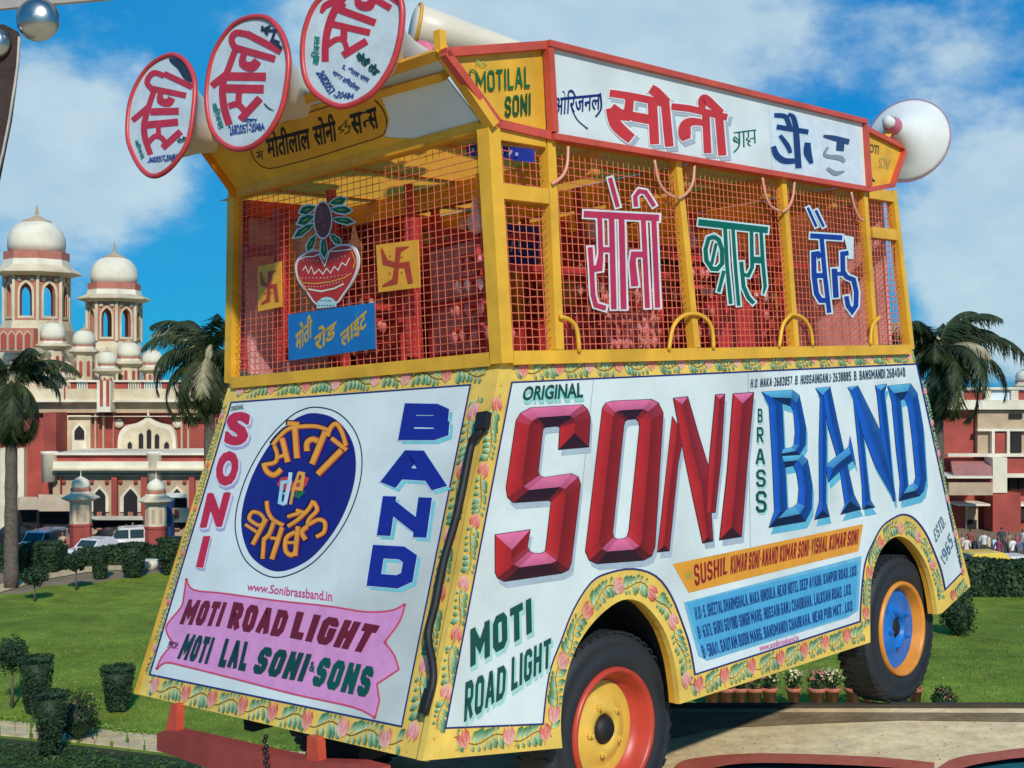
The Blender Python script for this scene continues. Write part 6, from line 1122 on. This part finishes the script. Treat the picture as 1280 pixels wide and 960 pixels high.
def gate_pillar(cx, D, y0, label, sc_=1.0):
    B = Bld('gate_pillar', D, label, 'pillar'); dy = y0
    dome_tower(B, cx, (dy - 10, dy, dy + 13, dy + 17, dy + 19, dy + 26, dy + 58), (11, 12.5, 23, 13), 1.2, False, (M_CREAM2, M_CREAM, M_BAND, M_CREAM2, M_TAN), 8)
    m = MB(); u = (B.D + 1.2) / F; zz = lambda y: H0 - (y - 480) * u; m.lathe([(13.5 * u, 0), (13.5 * u, zz(dy + 61)), (14.5 * u, zz(dy + 60)), (14.5 * u, zz(dy + 57.5)), (12.8 * u, zz(dy + 57))], (B.P(cx, 0, 1.2).x, 1.2, 0), 8, rot=math.pi / 8, smooth=False); m.build('base', M_BRICK, B.t)
gate_pillar(101, 72, 597, 'domed cream and red gate pillar, the left one of the two'); gate_pillar(195, 72, 600, 'domed cream and red gate pillar next to the van')
m = MB(); a = G(185, 712); m.lathe([(.5, 0), (.62, .5), (.55, .52), (0, .5)], n=16); o = m.build('planter', M_CREAM2); o.location = a; tag(o, 'low cream planter at the foot of the gate pillar next to the van', 'planter')
# canopies and shelter
def canopy(x0, y0, x1, y1, D, label, mt):
    B = Bld('market_canopy', D, label, 'canopy'); m = MB(); a, b = B.P(x0, y0, 1.2), B.P(x1, y0, 1.2); c, d = B.P(x1 + 1, y1, 0), B.P(x0 - 1, y1, 0); m.slab([[d, c, b, a]], (0, -1, .7), .08); m.build('awning', mt, B.t)
    for p in (a, b, c, d): m = MB(); m.bar(p - Vector((0, 0, .05)), Vector((p.x, p.y, 0)), .08); m.build('leg', M_BLK, B.t)
    B.box('back_panel', x0 + 1, y1 + 1, x1 - 1, 660, 1.3, 1.4, M_VOID)
canopy(24, 621, 47, 637, 77, 'small tan market canopy at far left under the palm', M_TAN); canopy(48, 618, 86, 639, 77, 'wide tan market canopy left of the gate pillar', M_TAN); canopy(110, 645, 178, 650, 77, 'long flat cream awning between the two gate pillars', M_CREAM); canopy(208, 616, 232, 622, 76, 'dark shelter roof beside the van with white goods on top', M_CREAM2)
B = Bld('kiosk', 75, 'blue kiosk panel with a framed notice right of the gate pillar', 'kiosk'); B.box('panel', 206, 628, 214, 672, 0, .8, mat('kiosk_blue', (.02, .08, .22), .6, .2, 3)); B.box('notice', 214.5, 635, 236, 653, .2, .3, M_CREAM); B.box('picture', 218, 637, 223, 648, .12, .19, M_BRICK); B.box('ledge', 210, 672, 232, 675, -.3, .6, M_CREAM2)

# =================================================================== VEHICLES
def small_van(x, D, label, body, scale=1.0, rz=0.0, cat='car', name='parked_car', kind=0):
    t = empty(name, ((x - 640) / F * D, D, 0), label, cat); t.rotation_euler = (0, 0, rz); t.scale = (scale,) * 3
    prof = ([(-2.0, .35), (-2.05, .75), (-1.95, 1.0), (-1.3, 1.12), (-.75, 1.72), (1.55, 1.78), (1.95, 1.2), (2.0, .4)], [(-2.1, .35), (-2.12, .7), (-1.9, .88), (-1.1, .95), (-.55, 1.42), (.8, 1.44), (1.35, 1.0), (2.05, .92), (2.12, .4)])[kind]; w = .80
    n = len(prof); vs = [(x_, -w if z < 1.1 else -w * .86, z) for x_, z in prof] + [(x_, w if z < 1.1 else w * .86, z) for x_, z in prof]
    m = MB(); m.add(vs, [tuple(range(n)), tuple(range(2 * n - 1, n - 1, -1))] + [(i, i + n, (i + 1) % n + n, (i + 1) % n) for i in range(n)]); o = m.build('body', body, t)
    gl = mat('car_glass', (.03, .05, .05), .1, .2, 4)
    for sy in (-1, 1):
        for x0, x1 in (((-.95, -.25), (-.15, .65), (.75, 1.5)), ((-.7, -.05), (.05, .85)))[kind]:
            z0, z1 = (1.14, 1.62) if kind == 0 else (.98, 1.32); yy = sy * w * .93; m = MB(); m.slab([[Vector(p) for p in ((x0 - (.25 if x0 < -.5 else 0), yy * 1.06, z0), (x1, yy * 1.06, z0), (x1, yy * .955, z1), (x0, yy * .955, z1))]], (0, sy, 0), .02); m.build('window', gl, t)
    zf = (1.18, 1.64) if kind == 0 else (1.0, 1.36); xf = (-1.27, -.82) if kind == 0 else (-1.06, -.64)
    m = MB(); m.slab([[Vector(p) for p in ((xf[0] - .02, -w * .8, zf[0]), (xf[0] - .02, w * .8, zf[0]), (xf[1] - .02, w * .74, zf[1]), (xf[1] - .02, -w * .74, zf[1]))]], (-1, 0, .6), .02); m.build('windscreen', gl, t)
    for sx in (-1.3, 1.3):
        for sy in (-1, 1):
            m = MB(); m.lathe([(.0, -.10), (.24, -.10), (.31, -.07), (.31, .07), (.24, .10), (0, .10)], (sx, sy * (w - .06), .31), 16, axis=(0, 1, 0)); m.build('wheel', M_TYRE, t)
    for sy in (-1, 1): m = MB(); m.box((-2.12, sy * .58 - .14, .62), (-2.02, sy * .58 + .14, .8)); m.build('headlight', M_STEEL, t)
CW = mat('car_white', (.72, .72, .70), .3, .04, 3, coat=.4); CY = mat('car_yellow', (.80, .55, .04), .35, .05, 3, coat=.4); CB = mat('car_black', (.02, .02, .025), .3, .1, 3, coat=.4)
small_van(54, 73, 'white van facing the garden behind the hedge left of the gate pillar', CW, .9, R_(78)); small_van(120, 71.5, 'white car parked just right of the left gate pillar', CW, .9, R_(70), kind=1); small_van(165, 74, 'white van seen end on between the gate pillars', CW, .95, R_(20), kind=0); small_van(140, 76.5, 'dark car standing under the long cream awning', CB, .9, R_(5), kind=1)
small_van(1224, 63.4, 'yellow taxi behind the hedge at the right', CY, 1.12, R_(8), kind=1); small_van(20, 78, 'dark car under the small tan canopy', CB, .9, 0, kind=1); small_van(1264, 65, 'pale car parked behind the yellow taxi', CW, .85, R_(15), kind=1)

# =================================================================== PEOPLE
def person_mesh(pose):
    bm_v = {'pelvis': (0, 0, .92, .13), 'waist': (0, 0, 1.06, .125), 'chest': (0, .0, 1.28, .155), 'neck0': (0, 0, 1.42, .075), 'neck': (0, -.01, 1.49, .052), 'head': (0, -.02, 1.59, .088), 'crown': (0, -.01, 1.68, .075)}
    edges = [('pelvis', 'waist'), ('waist', 'chest'), ('chest', 'neck0'), ('neck0', 'neck'), ('neck', 'head'), ('head', 'crown')]
    for s, sw in ((1, pose), (-1, -pose)):
        k = 'r' if s > 0 else 'l'
        bm_v.update({k + 'hip': (.09 * s, 0, .88, .095), k + 'knee': (.10 * s, -.18 * sw - .02, .48, .062), k + 'ankle': (.10 * s, .20 * sw * -1 + .05, .09, .042), k + 'toe': (.11 * s, .20 * sw * -1 - .12, .04, .038),
                     k + 'sho': (.175 * s, 0, 1.38, .062), k + 'elb': (.23 * s, .10 * sw, 1.10, .044), k + 'wri': (.22 * s, -.02 + .06 * sw, .86, .030), k + 'hand': (.215 * s, -.05 + .05 * sw, .77, .034)})
        edges += [('pelvis', k + 'hip'), (k + 'hip', k + 'knee'), (k + 'knee', k + 'ankle'), (k + 'ankle', k + 'toe'), ('chest', k + 'sho'), (k + 'sho', k + 'elb'), (k + 'elb', k + 'wri'), (k + 'wri', k + 'hand')]
    names = list(bm_v); me = bpy.data.meshes.new('person'); me.from_pydata([bm_v[n][:3] for n in names], [(names.index(a), names.index(b)) for a, b in edges], [])
    o = bpy.data.objects.new('person', me); COL.objects.link(o); md = o.modifiers.new('s', 'SKIN'); sv = me.skin_vertices[0].data
    for i, n in enumerate(names): sv[i].radius = (bm_v[n][3], bm_v[n][3] * (.78 if n in ('chest', 'waist', 'pelvis') else 1)); sv[i].use_root = n == 'pelvis'
    s2 = o.modifiers.new('u', 'SUBSURF'); s2.levels = 1; s2.render_levels = 1; dg = bpy.context.evaluated_depsgraph_get(); r = bpy.data.meshes.new_from_object(o.evaluated_get(dg)); bpy.data.objects.remove(o)
    return r
SKIN = mat('skin', (.28, .15, .09), .6, .08, 8); HAIR = mat('hair', (.012, .010, .008), .6, .2, 8)
PM = [person_mesh(p) for p in (.0, .7, -.8)]
def person(x, D, rz, shirt, trouser, label, pm):
    me = PM[pm].copy(); me.materials.clear(); sh = mat('cloth_%02d%02d%02d' % tuple(int(c * 99) for c in shirt), shirt, .8, .1, 9); tr = mat('cloth_%02d%02d%02d' % tuple(int(c * 99) for c in trouser), trouser, .8, .1, 9)
    for q in (SKIN, sh, tr, HAIR): me.materials.append(q)
    for p in me.polygons:
        z, y, xx = p.center.z, p.center.y, abs(p.center.x); p.use_smooth = True
        p.material_index = 3 if (z > 1.66 or (z > 1.56 and y > .03)) else 0 if z > 1.46 or (xx > .17 and z < 1.12) else 1 if z > .95 else 2 if z > .08 else 3
    o = bpy.data.objects.new('person', me); COL.objects.link(o); o.location = ((x - 640) / F * D, D, 0); o.rotation_euler = (0, 0, rz); tag(o, label, 'person', 'people walking in front of the station')
for a in ((1203, 70.5, .3, (.55, .32, .26), (.05, .05, .07), 'person in salmon shirt closest to the rear of the van', 1), (1213, 72.5, 2.6, (.32, .08, .06), (.04, .04, .05), 'person in dark red top walking behind the hedge', 2), (1230, 71.5, -.4, (.72, .72, .66), (.08, .07, .06), 'person in white shirt behind the yellow taxi', 0), (1243, 69.5, .8, (.50, .62, .74), (.03, .03, .06), 'person in light blue shirt near the cream column', 1),
          (1252, 73.5, 3.0, (.05, .05, .07), (.05, .04, .04), 'person in black shirt next to the light blue shirt', 2), (1262, 71.5, .2, (.30, .20, .14), (.10, .08, .06), 'person in brown shirt under the balcony', 0), (1271, 70.5, -1.0, (.60, .10, .12), (.05, .05, .09), 'person in bright red shirt near the right edge', 1), (1279, 72.5, 2.0, (.75, .70, .62), (.2, .18, .15), 'person in cream shirt cut by the right edge', 2),
          (78, 71, .5, (.62, .45, .30), (.12, .08, .05), 'person in tan shirt beside the left gate pillar', 1), (157, 75, 2.5, (.7, .7, .7), (.05, .05, .06), 'person in white between the gate pillars', 0), (166, 76, 0, (.6, .5, .4), (.1, .1, .1), 'person in beige under the arched doorway', 2), (1222, 69.0, 1.2, (.10, .10, .14), (.05, .05, .06), 'person in dark shirt between the red top and the white shirt', 1), (1236, 70.5, -2, (.66, .55, .40), (.06, .05, .05), 'person in sand coloured shirt beside the white shirt', 2), (1266, 69.0, .4, (.82, .80, .76), (.1, .1, .12), 'person in bright white shirt behind the pale car', 0),
          (1248, 68.5, 2.2, (.30, .05, .12), (.05, .05, .06), 'person in maroon shirt in front of the cream column', 1), (1208, 69.3, 0, (.72, .66, .58), (.1, .08, .08), 'person in off white shirt at the end of the crowd by the van', 0), (1275, 68.8, 1.0, (.12, .16, .30), (.05, .05, .06), 'person in navy shirt near the right edge', 2), (84, 70.5, -1.0, (.55, .12, .08), (.05, .04, .04), 'person in red shirt beside the left gate pillar', 0), (150, 74, 1.0, (.14, .2, .34), (.04, .04, .05), 'person in blue shirt between the gate pillars', 2)): person(*a)

# =================================================================== NOTICE FRAME at the upper left
def frame():
    D = 1.0; Q = lambda x, y, d=D: W(x, y, d); nn = Vector((0, -1, 0))
    t = empty('timber_frame', Q(0, 100), 'weathered dark post and grey lath at the upper left corner with steel domes', 'frame'); p0 = t.location
    def fx(m, name, mt): m.v = [tuple(Vector(q) - p0) for q in m.v]; return m.build(name, mt, t)
    m = MB(); m.slab([[Q(x, y) for x, y in [(-60, 60), (-20, 34), (4, 30), (20, 38), (23, 45), (21, 80), (18, 105), (12, 150), (4, 190), (-10, 260), (-90, 700), (-140, 700)]]], nn, .005); fx(m, 'post', mat('dark_wood', (.045, .025, .020), .85, .3, 30, bump=.4))
    m = MB(); m.slab([[Q(x, y, D - .002) for x, y in [(17, 105), (20.5, 80), (22.5, 45), (25, 46), (23, 80), (19.5, 107), (17.5, 118), (12, 152), (4, 192), (-2, 215), (-5, 215), (2, 190), (10, 150), (15, 118)]]], nn, .002); fx(m, 'torn_edge', mat('paper_edge', (.50, .46, .40), .9, .2, 40))
    m = MB(); m.slab([[Q(x, y) for x, y in [(-60, 12), (0, 11), (70, 4), (130, -1), (200, -8), (200, -30), (-60, -30)]]], nn, .005); fx(m, 'lath', mat('grey_lath', (.34, .31, .29), .7, .15, 20))
    for (x, y, r), lab in zip(((48, 25, 27), (-6, 54, 20)), ('polished steel dome head at the top left corner below the lath', 'polished steel dome head cut by the left edge of the picture')):
        R0 = r / F * D; c = Q(x, y, D - .002); o = MB(); o.lathe([(R0, 0), (R0 * 1.0, .0008), (R0 * .96, R0 * .22), (R0 * .82, R0 * .44), (R0 * .6, R0 * .6), (R0 * .3, R0 * .70), (0, R0 * .73)], (0, 0, 0), 40, axis=nn); b = o.build('dome_nail', M_STEEL); b.location = c; tag(b, lab, 'nail', 'steel dome nails')
frame()
